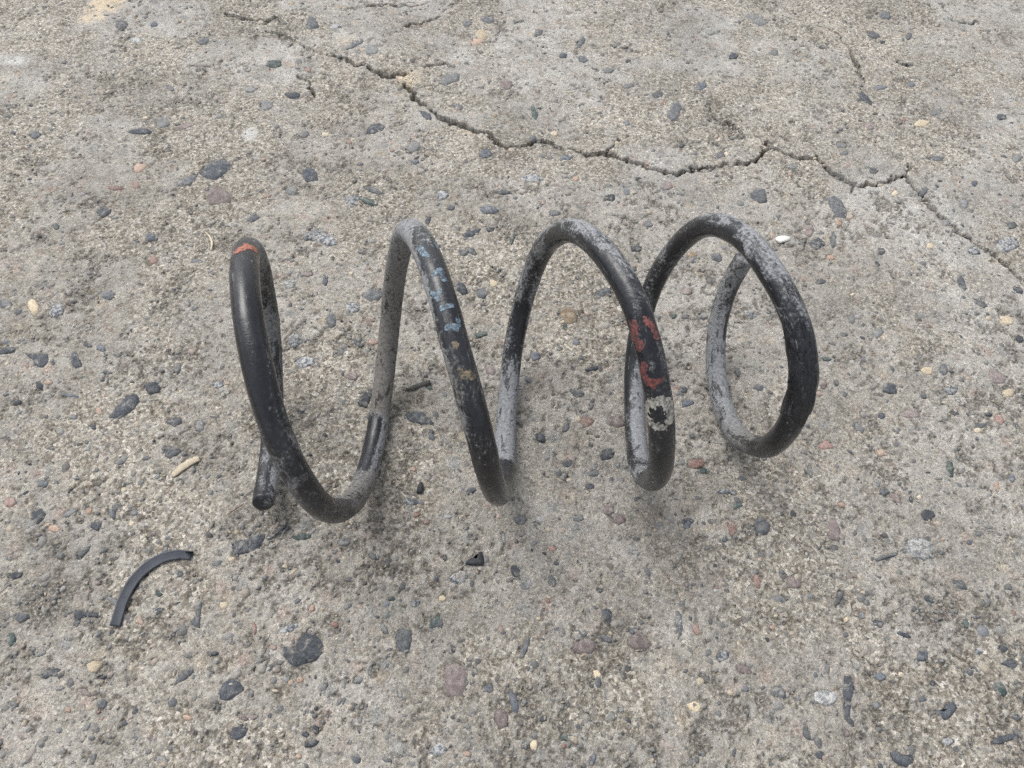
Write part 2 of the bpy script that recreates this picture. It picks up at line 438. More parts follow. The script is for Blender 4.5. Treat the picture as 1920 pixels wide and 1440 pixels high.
# ------------------------------------------------------------------ data measured on the place (mm on the slab)
STONES = "-402.9,614.8,9.8,5.9,119,d;-374.4,620.6,5.0,3.6,124,b;-380.4,591.8,6.2,4.7,165,w;-319.5,599.9,7.9,5.3,116,d;-225.2,646.7,11.7,7.0,106,d;-201.9,642.1,5.8,5.1,117,w;-244.4,570.6,7.8,6.8,145,n;-221.9,576.9,5.2,3.4,108,d;-211.0,566.3,4.3,3.4,112,r;-214.7,526.3,8.9,5.7,146,k;-233.9,508.3,7.9,6.3,120,g;-324.5,522.3,5.4,2.7,145,b;-401.2,475.3,4.0,2.6,128,d;-295.2,472.6,6.3,4.0,-169,m;-313.9,474.0,8.3,5.1,117,g;-329.8,461.3,12.2,4.6,-176,k;-412.4,446.7,7.7,3.6,155,d;-176.7,423.0,9.2,7.5,117,k;-271.0,406.1,8.2,4.8,-137,d;-242.1,392.5,11.3,9.4,142,m;-313.6,417.5,6.8,5.1,112,o;-307.7,395.8,5.8,2.3,117,r;-322.8,391.1,6.1,2.7,-178,r;-209.1,370.2,6.2,4.2,-126,d;-187.0,402.8,5.6,4.9,141,g;-320.1,363.2,6.3,4.8,145,d;-157.3,355.6,8.1,6.4,174,s;-204.3,395.9,3.2,2.8,-158,r;-192.6,472.3,4.9,4.3,-146,g;-277.8,342.0,4.8,3.6,131,b;-348.5,344.2,3.3,2.1,127,n;-270.4,488.7,3.7,3.1,146,g;-253.9,529.4,5.8,4.9,131,g;-174.8,474.4,3.8,3.4,145,c;-133.5,486.5,10.1,7.2,-137,k;-78.0,567.9,13.6,7.6,-131,g;-158.3,605.7,9.5,6.8,127,g;-176.1,612.5,10.4,3.5,-128,d;-55.0,647.4,10.5,6.6,93,c;-72.7,664.6,6.9,5.4,92,d;-51.9,674.4,7.4,6.2,122,d;25.4,617.8,5.5,5.4,54,k;45.2,615.0,5.5,5.4,44,d;43.5,644.3,12.6,3.3,-105,d;0.5,654.9,7.8,4.0,-122,d;-59.0,632.6,8.0,5.9,-135,o;129.0,540.4,16.8,5.3,-100,d;115.9,565.3,7.5,5.3,-123,d;84.6,518.1,4.6,3.3,79,b;2.1,522.9,11.3,2.7,98,n;-98.2,465.6,6.9,5.3,-109,g;-36.8,462.1,6.9,5.6,91,b;30.8,467.0,6.0,4.4,-167,b;-93.3,446.9,4.4,3.3,-176,b;40.2,440.4,4.7,3.9,75,o;115.3,440.2,7.2,4.7,-127,m;5.0,436.6,8.8,5.2,-172,s;81.8,428.8,5.0,2.2,91,b;68.5,419.8,4.4,4.1,85,k;-17.8,416.8,6.2,2.5,179,d;-122.3,409.8,9.8,3.1,157,d;-136.7,395.9,7.3,5.4,107,s;-124.0,395.4,8.3,3.0,156,n;-58.5,395.1,3.6,3.4,99,k;-29.1,396.4,7.6,4.5,-173,b;-66.6,409.6,6.4,5.9,-177,s;-39.3,370.6,8.4,3.5,-142,k;-26.1,374.8,4.0,2.8,-162,k;-74.1,378.6,5.7,2.3,-94,k;-43.4,350.5,5.2,3.8,-164,d;-8.1,365.3,5.1,1.6,-93,n;96.6,392.3,4.9,3.4,-155,g;88.0,366.6,4.8,3.3,-167,k;-66.2,527.1,6.6,3.3,142,d;-25.6,566.0,7.5,6.4,85,m;-152.6,466.3,3.5,2.4,105,r;120.2,555.3,3.7,2.4,78,r;-66.9,524.6,2.7,2.1,95,r;-115.4,460.1,2.8,2.2,104,r;174.2,678.2,6.4,4.7,132,g;69.3,599.4,5.6,4.8,52,g;88.9,576.1,6.2,3.8,-145,g;20.9,497.3,3.7,3.2,74,c;-92.7,510.0,7.8,3.5,131,k;368.8,737.4,8.1,6.0,71,d;194.0,637.9,7.7,4.6,75,k;236.6,650.8,6.6,4.5,64,g;347.7,696.5,7.6,6.6,72,d;385.0,701.5,7.8,4.1,65,d;288.4,667.1,4.1,3.6,79,k;353.9,685.4,3.5,2.4,48,k;312.9,587.0,10.1,5.0,117,k;331.0,603.6,7.0,3.1,-158,b;364.5,613.9,5.0,3.2,55,b;438.3,571.8,5.9,4.6,34,k;375.3,569.9,6.3,3.6,-133,d;307.6,542.2,7.7,5.3,-149,m;342.9,556.5,3.5,2.0,63,r;358.9,552.1,8.5,5.6,-148,c;277.0,512.2,6.0,3.4,-174,d;276.1,501.2,4.5,2.7,-161,d;359.3,505.7,6.7,4.0,-170,d;297.1,481.1,5.0,3.2,61,k;157.4,584.6,7.9,4.9,76,b;192.2,437.6,8.2,7.6,94,d;253.1,412.9,4.8,3.5,52,o;263.7,420.1,3.3,2.3,-153,o;244.0,392.9,12.1,2.3,-101,d;229.8,386.8,7.9,5.8,-147,k;195.4,392.0,4.7,1.7,-95,o;385.0,402.6,12.0,7.3,50,s;356.1,392.2,7.3,4.6,-151,s;334.4,458.2,6.6,2.3,-117,d;382.4,474.8,4.4,2.6,55,b;364.5,446.5,7.1,4.3,55,g;308.5,453.4,4.1,2.6,57,c;341.8,422.1,5.3,3.3,55,g;170.5,487.1,3.3,2.2,72,c;165.7,485.1,4.8,3.4,-160,d;227.7,478.1,5.3,3.8,58,g;432.0,511.7,6.6,4.0,49,g;397.0,424.9,5.3,3.3,47,d;225.2,400.9,7.1,5.2,73,m;238.8,373.5,3.8,2.8,51,o;280.4,383.3,4.3,3.0,51,d;320.7,393.2,4.0,2.6,53,c;409.8,488.1,3.2,1.8,56,w;338.7,553.6,3.6,2.2,58,m;227.9,710.7,12.3,7.7,127,g;447.6,714.9,4.7,2.5,60,o;-285.7,228.3,8.3,3.4,125,k;-272.5,238.9,4.9,2.3,161,b;-282.1,240.7,4.1,1.8,157,k;-286.8,284.0,5.7,3.9,156,d;-333.1,271.0,8.3,3.4,123,c;-351.4,270.6,5.5,3.8,157,d;-315.3,267.9,7.3,4.8,131,s;-229.2,211.7,5.1,3.9,154,k;-207.8,188.9,5.4,3.3,-172,d;-190.8,187.7,4.1,2.8,-73,g;-295.8,209.9,3.5,2.1,-170,o;-299.6,207.2,3.9,2.0,141,k;-278.2,202.2,7.5,1.1,171,b;-255.7,192.4,3.2,1.8,125,o;-262.0,221.1,3.9,1.6,175,k;-217.6,228.0,4.5,2.6,103,g;-254.4,181.1,2.6,1.9,144,k;-268.9,186.7,2.6,1.8,137,b;-237.2,321.3,3.4,2.4,-176,b;-267.9,319.8,4.0,3.1,136,r;-213.2,241.3,2.3,1.8,130,r;-333.1,232.5,5.6,3.5,-160,k;-188.2,217.4,4.3,3.0,173,s;-263.4,123.3,5.2,4.0,135,k;-228.6,119.7,3.3,2.7,154,k;-222.6,127.5,3.9,1.9,130,b;-210.4,129.1,2.4,1.8,158,b;-202.3,167.9,5.4,3.9,175,d;-204.8,152.2,2.1,1.6,141,w;-235.9,128.1,2.4,1.7,137,o;-209.5,122.8,2.2,1.7,145,c;-250.6,116.4,4.0,1.9,159,o;-282.6,129.9,3.9,2.6,159,r;-269.1,142.9,3.5,2.2,168,d;-228.6,160.7,3.2,2.6,-106,g;-245.9,126.3,3.9,1.8,-146,g;-241.3,101.8,2.5,1.8,157,g;-229.3,104.8,4.8,2.1,-116,d;-259.5,89.3,4.2,2.1,-157,k;-247.0,68.7,4.5,2.7,171,d;-203.5,80.1,4.7,1.6,160,g;-180.5,85.1,2.0,1.8,168,n;-184.9,70.5,2.8,1.5,143,o;-246.4,56.8,3.7,2.1,119,n;-107.8,72.4,5.7,2.3,-151,s;-125.4,71.2,3.6,1.1,111,r;-113.2,62.8,1.9,1.4,172,r;-83.9,76.3,2.6,1.7,155,r;-142.6,57.6,2.5,1.3,-171,k;-220.5,42.8,4.5,2.1,-152,k;-153.8,45.9,5.2,2.2,-125,d;-118.6,40.4,2.3,1.0,118,d;-100.2,46.9,1.9,1.6,162,o;-96.0,48.6,1.9,1.5,169,o;-189.5,30.8,2.8,2.0,159,d;-200.6,35.6,5.4,1.4,166,m;-83.4,20.4,4.5,1.9,-168,k;-82.8,26.9,2.1,1.5,143,k;-87.4,24.3,1.9,1.2,158,k;-114.5,30.4,2.4,1.4,177,m;-200.4,48.0,4.0,3.7,166,c;-146.5,27.8,2.6,1.7,172,o;-88.5,14.9,1.8,1.1,178,o;-153.0,9.2,3.3,2.1,171,g;-187.0,24.6,1.4,1.0,160,r;-205.1,27.4,1.7,1.1,168,o;-231.5,28.0,2.4,1.5,166,g;-229.0,51.6,3.0,1.3,-164,g;-144.2,81.6,3.0,2.2,179,c;-125.3,125.2,5.1,1.3,-127,k;-111.9,122.4,5.1,2.3,-178,n;-119.5,29.6,2.7,1.4,164,m;-97.7,83.6,2.2,1.7,-86,o;-194.9,99.4,2.0,1.4,164,g;-185.1,109.1,2.0,1.2,130,b;-30.7,116.2,2.5,1.6,112,k;-21.5,105.8,5.6,3.3,-167,s;10.1,111.1,4.2,3.0,113,k;29.6,107.8,3.5,2.7,99,d;10.5,141.5,4.0,2.8,174,d;2.0,129.6,4.4,1.4,99,g;29.6,126.0,3.6,2.2,170,r;32.3,117.9,1.5,1.2,-171,d;-57.9,76.0,3.4,1.5,130,g;-20.3,68.2,2.3,1.5,109,k;-31.6,80.6,4.9,2.3,-120,n;4.0,79.9,2.1,1.5,138,r;-3.6,69.4,1.3,1.1,-178,r;17.2,72.2,5.9,1.5,-110,d;60.2,79.2,3.3,1.8,157,d;49.4,74.5,7.1,3.7,-166,m;100.0,90.8,5.6,1.9,90,d;77.8,78.3,6.5,5.1,164,m;71.1,65.2,2.0,1.5,-167,k;55.0,61.8,2.8,2.0,98,c;12.6,46.4,5.6,2.1,110,b;27.7,38.9,2.6,1.3,-151,k;7.0,38.0,4.6,3.6,123,m;-23.0,22.1,5.0,3.2,-164,s;23.9,27.4,2.5,1.9,113,c;40.3,31.3,5.0,1.5,177,n;38.3,27.9,1.7,1.1,-174,r;52.9,22.5,3.5,1.4,-108,b;-61.0,15.1,2.4,1.6,172,k;-8.7,21.4,2.1,1.2,168,o;-57.0,91.6,2.0,1.3,-179,n;28.4,97.0,2.0,1.3,106,r;-28.9,93.7,2.2,1.8,177,c;-88.1,121.1,3.9,2.0,-178,d;18.0,45.8,1.6,1.2,-175,w;6.6,105.5,1.3,1.0,-175,r;-70.2,113.9,2.4,1.8,176,g;-0.7,50.9,2.7,2.0,-177,b;-44.7,45.4,2.8,1.3,121,g;67.0,45.6,1.9,1.3,-171,g;23.6,86.8,1.4,1.1,-173,c;-42.9,90.4,2.9,2.2,178,s;153.1,149.3,6.3,5.4,37,d;195.7,149.9,7.5,3.5,-97,m;255.3,163.9,5.6,3.3,-145,k;223.8,136.1,9.9,1.3,-162,d;157.5,107.3,4.8,2.2,180,d;190.6,110.3,5.3,1.9,-121,d;166.6,117.4,5.8,4.3,-155,m;146.1,117.4,4.5,2.1,89,r;121.4,75.2,4.8,3.0,-152,s;109.2,87.4,3.3,1.7,105,r;210.0,97.9,3.2,3.0,171,k;222.5,93.2,4.8,1.5,167,k;242.0,113.1,2.8,2.3,142,k;261.4,122.9,4.6,2.1,163,d;230.6,82.9,4.1,2.4,-137,b;204.8,70.5,3.3,2.2,-159,b;267.4,69.1,4.0,3.0,92,n;260.6,45.3,9.8,1.5,-165,k;165.3,32.0,3.1,2.4,-171,k;160.3,41.0,2.9,2.1,96,d;277.3,81.6,4.3,2.9,-178,k;275.7,89.5,3.0,2.3,34,k;262.0,87.2,3.2,2.1,-154,s;132.1,59.9,2.0,1.5,-161,b;149.8,58.6,3.5,3.3,143,d;105.0,49.4,4.3,2.7,-178,c;131.8,68.9,4.8,2.8,170,m;173.1,58.4,6.7,4.6,-161,w;200.1,56.5,2.6,1.8,-159,d;259.3,101.4,2.6,1.7,-117,n;109.7,149.2,3.8,2.3,-170,k;130.0,139.4,2.2,1.6,-164,b;192.7,98.9,2.3,1.3,-137,c;201.5,101.8,2.5,2.0,75,g;231.4,42.2,4.2,1.6,-172,s;180.6,42.4,2.2,1.9,106,m;150.7,91.7,2.1,1.5,-162,o;106.0,111.4,1.8,1.4,-160,m;122.3,111.1,1.4,1.0,-163,r;204.9,114.2,2.0,1.4,-154,c;282.1,154.3,3.1,1.9,-160,d;275.4,148.3,2.4,1.7,-142,b;290.4,123.5,2.7,1.7,-157,g;271.0,55.6,2.1,1.8,70,d;224.6,61.2,2.1,1.4,-156,b;232.5,69.3,1.9,1.6,155,k;255.4,254.3,6.0,4.7,-149,k;244.0,232.5,3.4,2.5,69,k;276.3,250.6,3.0,2.0,82,d;263.9,235.1,7.5,3.7,-175,m;284.5,270.8,5.2,3.4,-152,c;357.2,321.9,7.4,4.5,51,c;336.3,258.0,5.2,3.3,46,c;296.4,274.1,6.0,2.7,-106,d;296.8,256.7,5.2,3.8,-161,s;332.2,270.6,6.2,5.8,52,m;322.3,236.0,4.5,3.2,60,r;308.0,230.0,4.4,1.6,-161,k;316.2,193.3,3.5,2.3,-141,b;278.6,195.7,6.9,2.1,-105,n;232.3,177.6,4.5,2.7,-164,d;239.1,174.6,4.3,3.2,130,m;248.1,175.4,4.7,1.4,-103,k;258.8,302.0,4.9,3.7,47,g;242.3,313.5,4.8,2.3,-102,d;226.5,347.7,4.4,2.6,-149,k;272.7,368.5,3.4,3.0,140,k;334.9,357.3,7.8,3.0,-98,k;343.6,336.7,4.3,2.9,136,d;209.4,253.3,4.6,2.8,83,m;205.2,246.5,2.6,2.4,24,r;219.0,256.2,2.8,1.8,77,k;215.4,274.9,4.1,1.6,-178,n;202.2,207.4,5.3,3.2,-166,r;237.4,205.4,3.7,3.0,57,o;188.5,188.4,4.5,2.3,93,g;361.0,305.3,3.9,3.1,79,k;233.3,298.2,2.9,2.0,-155,d;247.3,336.7,2.1,1.5,-136,c;305.2,226.5,2.7,1.8,44,c;304.1,186.9,4.1,1.6,-105,o;253.1,175.8,2.2,1.6,-147,c;203.9,166.7,2.5,1.8,-153,o;376.5,354.4,4.7,4.3,114,k;260.0,149.4,1.5,1.0,-146,o;294.5,320.9,2.9,2.7,103,g;227.6,221.9,3.8,2.7,147,g;-93.2,215.2,7.3,3.9,-97,k;-57.3,204.4,8.8,5.0,173,k;-87.7,239.7,6.4,2.1,178,m;-105.0,231.8,5.2,3.7,179,m;-137.8,240.3,7.5,5.7,-167,s;-162.6,352.2,3.5,3.0,132,d;-148.4,352.0,9.4,4.9,153,s;-153.7,317.1,4.1,3.6,140,m;-163.6,306.9,5.5,4.8,152,w;-140.5,311.7,5.1,2.1,110,b;-103.4,302.7,7.9,5.7,162,d;-115.4,289.4,6.4,5.7,164,s;-127.6,276.3,6.2,3.2,110,d;-96.1,260.9,4.1,2.8,165,r;-149.9,258.1,6.1,5.1,128,s;-107.8,259.8,4.2,1.9,138,k;-41.6,313.8,6.7,4.5,114,k;-25.9,310.3,4.8,4.0,-110,d;-22.8,274.5,4.8,2.7,-167,n;-37.5,351.1,5.2,2.3,132,k;-19.0,321.1,3.6,3.1,91,c;-15.0,246.2,4.5,3.0,120,m;-53.5,227.2,2.3,1.7,138,n;-55.6,168.5,1.9,1.6,177,o;-51.1,148.2,2.5,2.2,133,k;-55.1,147.9,3.4,2.7,179,s;-19.0,157.5,3.5,2.4,-141,k;-14.4,115.3,4.5,1.8,-176,k;-31.4,140.5,2.8,1.6,-177,s;-49.9,140.0,1.9,1.8,153,r;-43.3,136.3,1.7,1.4,176,r;-122.4,125.4,3.7,1.3,-129,k;44.0,232.4,5.2,3.3,160,d;36.7,205.8,3.4,1.9,-121,k;20.8,196.8,4.4,3.3,145,k;62.6,189.0,6.1,3.7,-139,k;37.8,180.4,3.3,2.2,-172,d;54.2,175.7,4.3,2.6,-161,d;51.6,166.6,3.2,2.1,-172,k;69.0,182.3,2.5,1.5,93,b;49.3,210.7,5.8,4.3,-170,r;68.1,212.3,6.2,4.3,-170,m;62.6,152.2,4.5,2.8,-118,m;44.7,145.8,3.8,2.3,-163,g;113.0,240.5,3.3,2.5,-162,d;115.7,230.4,4.6,2.6,-147,b;165.4,247.2,4.5,3.3,-159,d;152.5,259.0,3.6,2.2,100,d;118.9,188.2,6.0,3.5,-159,r;121.7,182.9,4.3,2.2,-178,n;109.0,147.5,4.2,2.4,-122,b;140.5,161.7,3.2,1.9,-150,n;135.5,146.3,4.8,2.6,88,r;68.2,147.6,6.1,3.4,164,m;135.0,169.8,6.3,2.5,175,s;14.8,259.8,4.0,3.6,80,b;34.2,286.8,3.7,1.5,97,n;60.8,319.7,6.7,3.8,-150,d;83.1,344.2,5.2,3.5,-150,k;37.8,296.7,7.8,7.1,-148,e;7.9,289.0,4.2,3.8,-162,m;41.8,273.5,3.2,2.2,86,b;52.8,252.3,5.6,1.7,-162,k;168.6,311.5,4.9,3.8,109,s;123.7,327.3,4.9,3.5,-163,m;112.2,303.7,3.2,2.4,-161,n;133.4,305.7,3.5,2.4,-165,g;149.2,364.5,4.9,4.1,101,d;130.9,365.4,4.3,3.2,-158,e;175.3,426.2,3.5,2.8,48,g;23.7,397.8,4.7,3.6,-168,d;32.2,291.3,2.0,1.8,52,c"
POLYS = [('k',[(-107.3,59.3),(-107.8,63.4),(-102.2,63.3),(-101.2,68.1),(-97.8,71.5),(-92.6,69.8),(-88.5,66.3),(-87.3,62.2),(-90.5,57.9),(-95.1,56.5),(-99.3,54.5),(-103.0,55.2)]),('k',[(-149.8,114.2),(-148.9,117.4),(-142.4,117.9),(-138.7,121.6),(-134.0,122.3),(-133.0,118.6),(-135.2,113.5),(-140.4,110.7),(-146.5,109.0),(-148.6,111.3)]),('k',[(-247.5,188.5),(-245.5,196.4),(-242.6,204.6),(-237.2,206.6),(-233.9,202.9),(-234.3,195.1),(-238.8,189.3),(-242.7,187.4)]),('k',[(-264.5,415.2),(-262.7,425.8),(-257.9,433.0),(-247.8,434.1),(-242.5,428.1),(-244.1,418.8),(-249.7,409.1),(-258.0,410.8)]),('k',[(-134.4,39.8),(-133.6,44.3),(-130.0,46.6),(-125.2,44.9),(-122.8,42.1),(-124.7,39.5),(-128.7,36.6),(-132.9,36.6)]),('k',[(-123.9,22.1),(-123.2,24.9),(-119.3,26.1),(-115.6,25.0),(-116.0,21.7),(-119.9,19.2),(-123.2,19.9)]),('k',[(-323.1,232.1),(-315.0,231.2),(-305.6,232.0),(-302.3,225.5),(-304.2,221.1),(-309.6,222.3),(-313.1,227.1)]),('k',[(228.5,56.5),(232.7,55.7),(236.0,59.4),(240.9,61.0),(241.7,58.3),(237.8,54.6),(233.2,51.9),(231.0,53.7)]),('k',[(185.9,69.7),(189.2,69.5),(189.6,63.8),(186.8,58.6),(183.8,49.8),(181.4,48.4),(182.4,55.8),(183.5,63.4)]),('d',[(-51.3,73.8),(-49.0,77.2),(-43.8,76.5),(-42.5,71.2),(-43.7,64.2),(-48.3,65.5),(-50.5,69.0)]),('m',[(-23.9,56.3),(-23.3,60.5),(-17.9,61.9),(-12.7,59.7),(-11.5,52.7),(-13.6,46.6),(-18.9,45.7),(-22.5,49.4)]),('w',[(236.5,143.7),(240.1,147.8),(245.6,149.5),(250.4,148.6),(254.0,143.7),(251.7,137.9),(245.7,136.1),(239.7,136.9),(236.6,139.2)]),('k',[(200.9,35.5),(204.2,36.2),(207.0,34.5),(211.9,35.3),(212.3,32.5),(207.8,29.5),(204.3,30.2),(201.5,31.9)]),('d',[(249.4,441.8),(255.8,445.1),(260.8,439.2),(262.6,426.8),(259.8,417.8),(253.2,419.6),(250.0,429.2)]),('k',[(-222.2,74.6),(-218.2,73.2),(-208.2,73.4),(-207.9,71.2),(-214.4,70.8),(-218.7,67.8)]),('d',[(-159.1,81.9),(-156.7,84.9),(-155.2,76.7),(-153.4,69.2),(-159.0,71.0),(-157.1,73.8)]),('k',[(57.0,93.6),(59.9,95.0),(63.1,93.8),(63.0,89.6),(61.8,86.2),(59.2,89.9)])]
CRACKS = [(1.4,[(-313.8,649.3),(-298.8,643.5),(-284.4,639.6),(-268.6,639.8),(-261.3,648.7)]),(2.2,[(-264.5,624.0),(-241.3,614.9),(-217.1,599.8),(-195.0,591.9),(-184.2,588.8),(-171.2,579.1),(-156.9,577.5),(-140.8,565.8),(-135.9,563.1),(-122.2,570.7)]),(2.4,[(-119.7,554.3),(-102.3,528.2),(-91.9,521.6),(-82.5,511.2),(-70.7,502.8),(-53.7,497.3),(-36.7,489.1),(-29.0,478.5)]),(2.1,[(-29.0,478.5),(-21.7,472.2),(-10.5,475.6),(7.5,484.1),(21.4,481.4),(30.7,476.8),(37.5,479.0),(49.0,471.9),(65.0,475.1),(78.5,469.7),(94.3,466.6),(111.8,457.0),(125.3,456.5),(139.5,464.8),(158.0,469.0),(176.8,474.5),(194.8,479.3)]),(2.1,[(208.6,504.4),(214.4,496.4),(229.7,490.3),(250.8,491.2),(255.1,477.8),(266.7,467.4),(278.7,460.0),(297.6,464.1),(318.8,475.9),(324.0,475.1)]),(2.4,[(323.5,476.4),(326.5,462.0),(335.5,438.3),(344.6,424.3),(358.0,398.1),(372.2,389.8),(383.6,363.2)]),(1.5,[(-201.3,673.0),(-175.9,682.7),(-157.6,688.4),(-132.9,688.7),(-115.1,699.6)]),(1.1,[(-132.8,651.5),(-117.8,658.4),(-103.1,670.4)]),(1.2,[(-102.6,584.4),(-93.1,589.1),(-85.7,591.0),(-76.3,584.3)]),(1.2,[(302.0,703.4),(310.7,691.5),(313.9,667.6),(316.9,644.5),(318.5,611.6)]),(1.1,[(438.8,772.1),(443.0,737.0),(456.5,734.7),(469.2,738.5)]),(1.2,[(360.8,650.2),(372.9,645.3)]),(0.45,[(159.2,552.0),(167.1,533.3),(181.1,529.5),(190.7,511.1)]),(0.45,[(72.6,640.6),(91.0,636.5),(101.3,630.4)]),(0.6,[(-195.2,524.7),(-207.6,547.4),(-216.6,554.6)])]
CRACKS += [(1.3, [(194.8,479.3),(201.6,487.8),(205.7,496.8),(210.8,503.2)]), (.6, [(65.0,475.1),(72.0,485.1),(76.9,495.0)]), (.6, [(324.0,475.1),(328.2,483.8),(328.7,493.0)]), (.5, [(270.5,463.8),(273.0,454.8),(273.9,446.4)])]
PATH = np.array("-131.47 134.99 20.48 -133.51 143.51 15.96 -135.59 152.59 12.74 -137.58 162.05 10.87 -139.44 171.66 10.38 -141.25 181.23 11.28 -142.89 190.58 13.54 -144.14 199.55 17.15 -145.14 207.94 22.01 -145.90 215.58 28.01 -146.33 222.31 35.05 -146.24 228.04 42.97 -145.86 232.61 51.61 -145.50 235.89 60.74 -144.86 237.86 70.21 -143.72 238.54 79.87 -142.13 237.90 89.50 -140.26 235.92 98.88 -138.17 232.64 107.82 -135.87 228.09 116.10 -133.33 222.40 123.58 -130.53 215.78 130.17 -127.52 208.33 135.69 -124.35 200.18 140.02 -121.13 191.50 143.07 -117.90 182.47 144.77 -114.65 173.28 145.08 -111.36 164.13 143.99 -108.12 155.21 141.53 -104.98 146.72 137.74 -101.98 138.82 132.71 -99.12 131.69 126.52 -96.33 125.54 119.34 -93.58 120.52 111.33 -90.98 116.72 102.63 -88.66 114.17 93.38 -86.69 112.91 83.75 -85.21 113.10 74.01 -84.18 114.72 64.34 -83.10 117.55 54.80 -82.17 121.66 45.66 -81.43 126.94 37.08 -80.76 132.98 29.03 -80.36 140.27 22.07 -80.22 148.71 16.37 -80.22 157.91 11.92 -80.27 167.66 8.79 -80.30 177.77 7.04 -80.35 188.04 6.74 -80.39 198.27 7.89 -80.33 208.24 10.48 -80.15 217.76 14.45 -79.82 226.63 19.73 -79.27 234.67 26.20 -78.51 241.72 33.73 -77.53 247.64 42.17 -76.30 252.30 51.33 -74.77 255.61 61.03 -72.94 257.51 71.04 -70.81 257.96 81.17 -68.42 256.97 91.20 -65.83 254.65 100.97 -63.15 251.28 110.40 -60.15 246.46 119.00 -56.81 240.24 126.54 -53.20 232.84 132.91 -49.39 224.50 138.02 -45.58 215.70 141.96 -41.78 206.49 144.56 -38.01 197.02 145.71 -34.33 187.45 145.39 -30.77 178.02 143.61 -27.29 168.96 140.44 -23.85 160.48 135.95 -20.45 152.76 130.24 -17.21 145.96 123.42 -14.30 140.16 115.61 -11.79 135.48 106.97 -9.66 132.02 97.67 -7.83 129.89 87.94 -6.21 129.17 77.99 -4.73 129.88 68.04 -3.48 132.00 58.26 -2.56 135.44 48.85 -1.88 140.15 40.00 -1.12 146.06 31.90 -0.55 153.05 24.71 -0.54 160.94 18.55 -0.79 169.61 13.56 -1.23 178.88 9.83 -1.66 188.57 7.45 -1.96 198.48 6.44 -2.07 208.44 6.85 -2.01 218.25 8.65 -1.84 227.69 11.78 -1.57 236.60 16.19 -1.10 244.79 21.78 -0.29 252.10 28.43 0.93 258.39 35.98 2.43 263.54 44.29 4.13 267.47 53.19 5.98 270.14 62.52 7.89 271.52 72.10 9.89 271.62 81.74 12.27 270.34 91.19 15.11 267.66 100.22 18.31 263.63 108.64 21.66 258.50 116.37 25.05 252.30 123.22 28.44 245.09 129.00 32.05 237.23 133.71 35.86 228.92 137.29 39.82 220.28 139.63 43.97 211.43 140.64 48.22 202.55 140.28 52.16 193.66 138.46 55.75 184.97 135.20 59.10 176.76 130.61 62.26 169.26 124.80 65.19 162.64 117.89 67.87 157.05 110.01 70.29 152.63 101.33 72.51 149.49 92.02 74.61 147.66 82.26 76.41 147.10 72.19 77.66 147.64 61.94 78.42 149.35 51.78 78.68 152.77 42.31 78.06 158.16 33.94 77.09 165.00 26.61 76.85 172.62 20.13 77.39 181.19 14.84 78.11 190.45 10.77 78.45 199.93 7.82 78.72 209.61 6.14 78.82 219.36 5.78 78.70 229.02 6.73 78.54 238.42 9.00 78.51 247.41 12.55 78.75 255.82 17.28 79.35 263.46 23.10 80.49 270.17 29.86 81.82 275.87 37.46 83.16 280.47 45.76 84.72 283.85 54.55 86.56 285.89 63.62 88.65 286.59 72.81 90.83 286.07 82.00 93.05 284.47 91.08 95.37 281.83 99.86 97.99 278.05 108.04 100.97 272.92 115.26 104.12 266.35 121.24 107.26 258.62 125.95 110.33 250.37 129.58 113.34 241.86 132.11 116.25 233.20 133.45 119.31 224.64 133.60 122.87 216.36 132.57 126.66 208.41 130.30 130.26 200.82 126.77 133.38 193.68 122.02 135.92 187.17 116.17 137.83 181.49 109.41 139.06 176.81 101.90 139.78 173.30 93.86 140.26 171.03 85.45 140.67 170.10 76.88 141.05 170.48 68.27 141.36 171.85 59.59 141.84 174.28 51.05 142.38 177.84 42.87 142.11 182.36 35.16 141.19 187.52 27.90 139.87 193.12 21.18 138.60 199.98 15.72 137.45 207.93 11.62 136.44 216.57 8.81 135.49 225.58 7.27 134.63 234.73 7.00 133.91 243.88 8.05 133.24 252.81 10.39 132.67 261.36 13.98 132.36 269.34 18.75 132.45 276.61 24.62 132.98 283.00 31.44 133.86 288.36 39.08 135.05 292.56 47.35 136.64 295.49 56.07 138.55 297.13 65.08".split(), float).reshape(-1, 3)
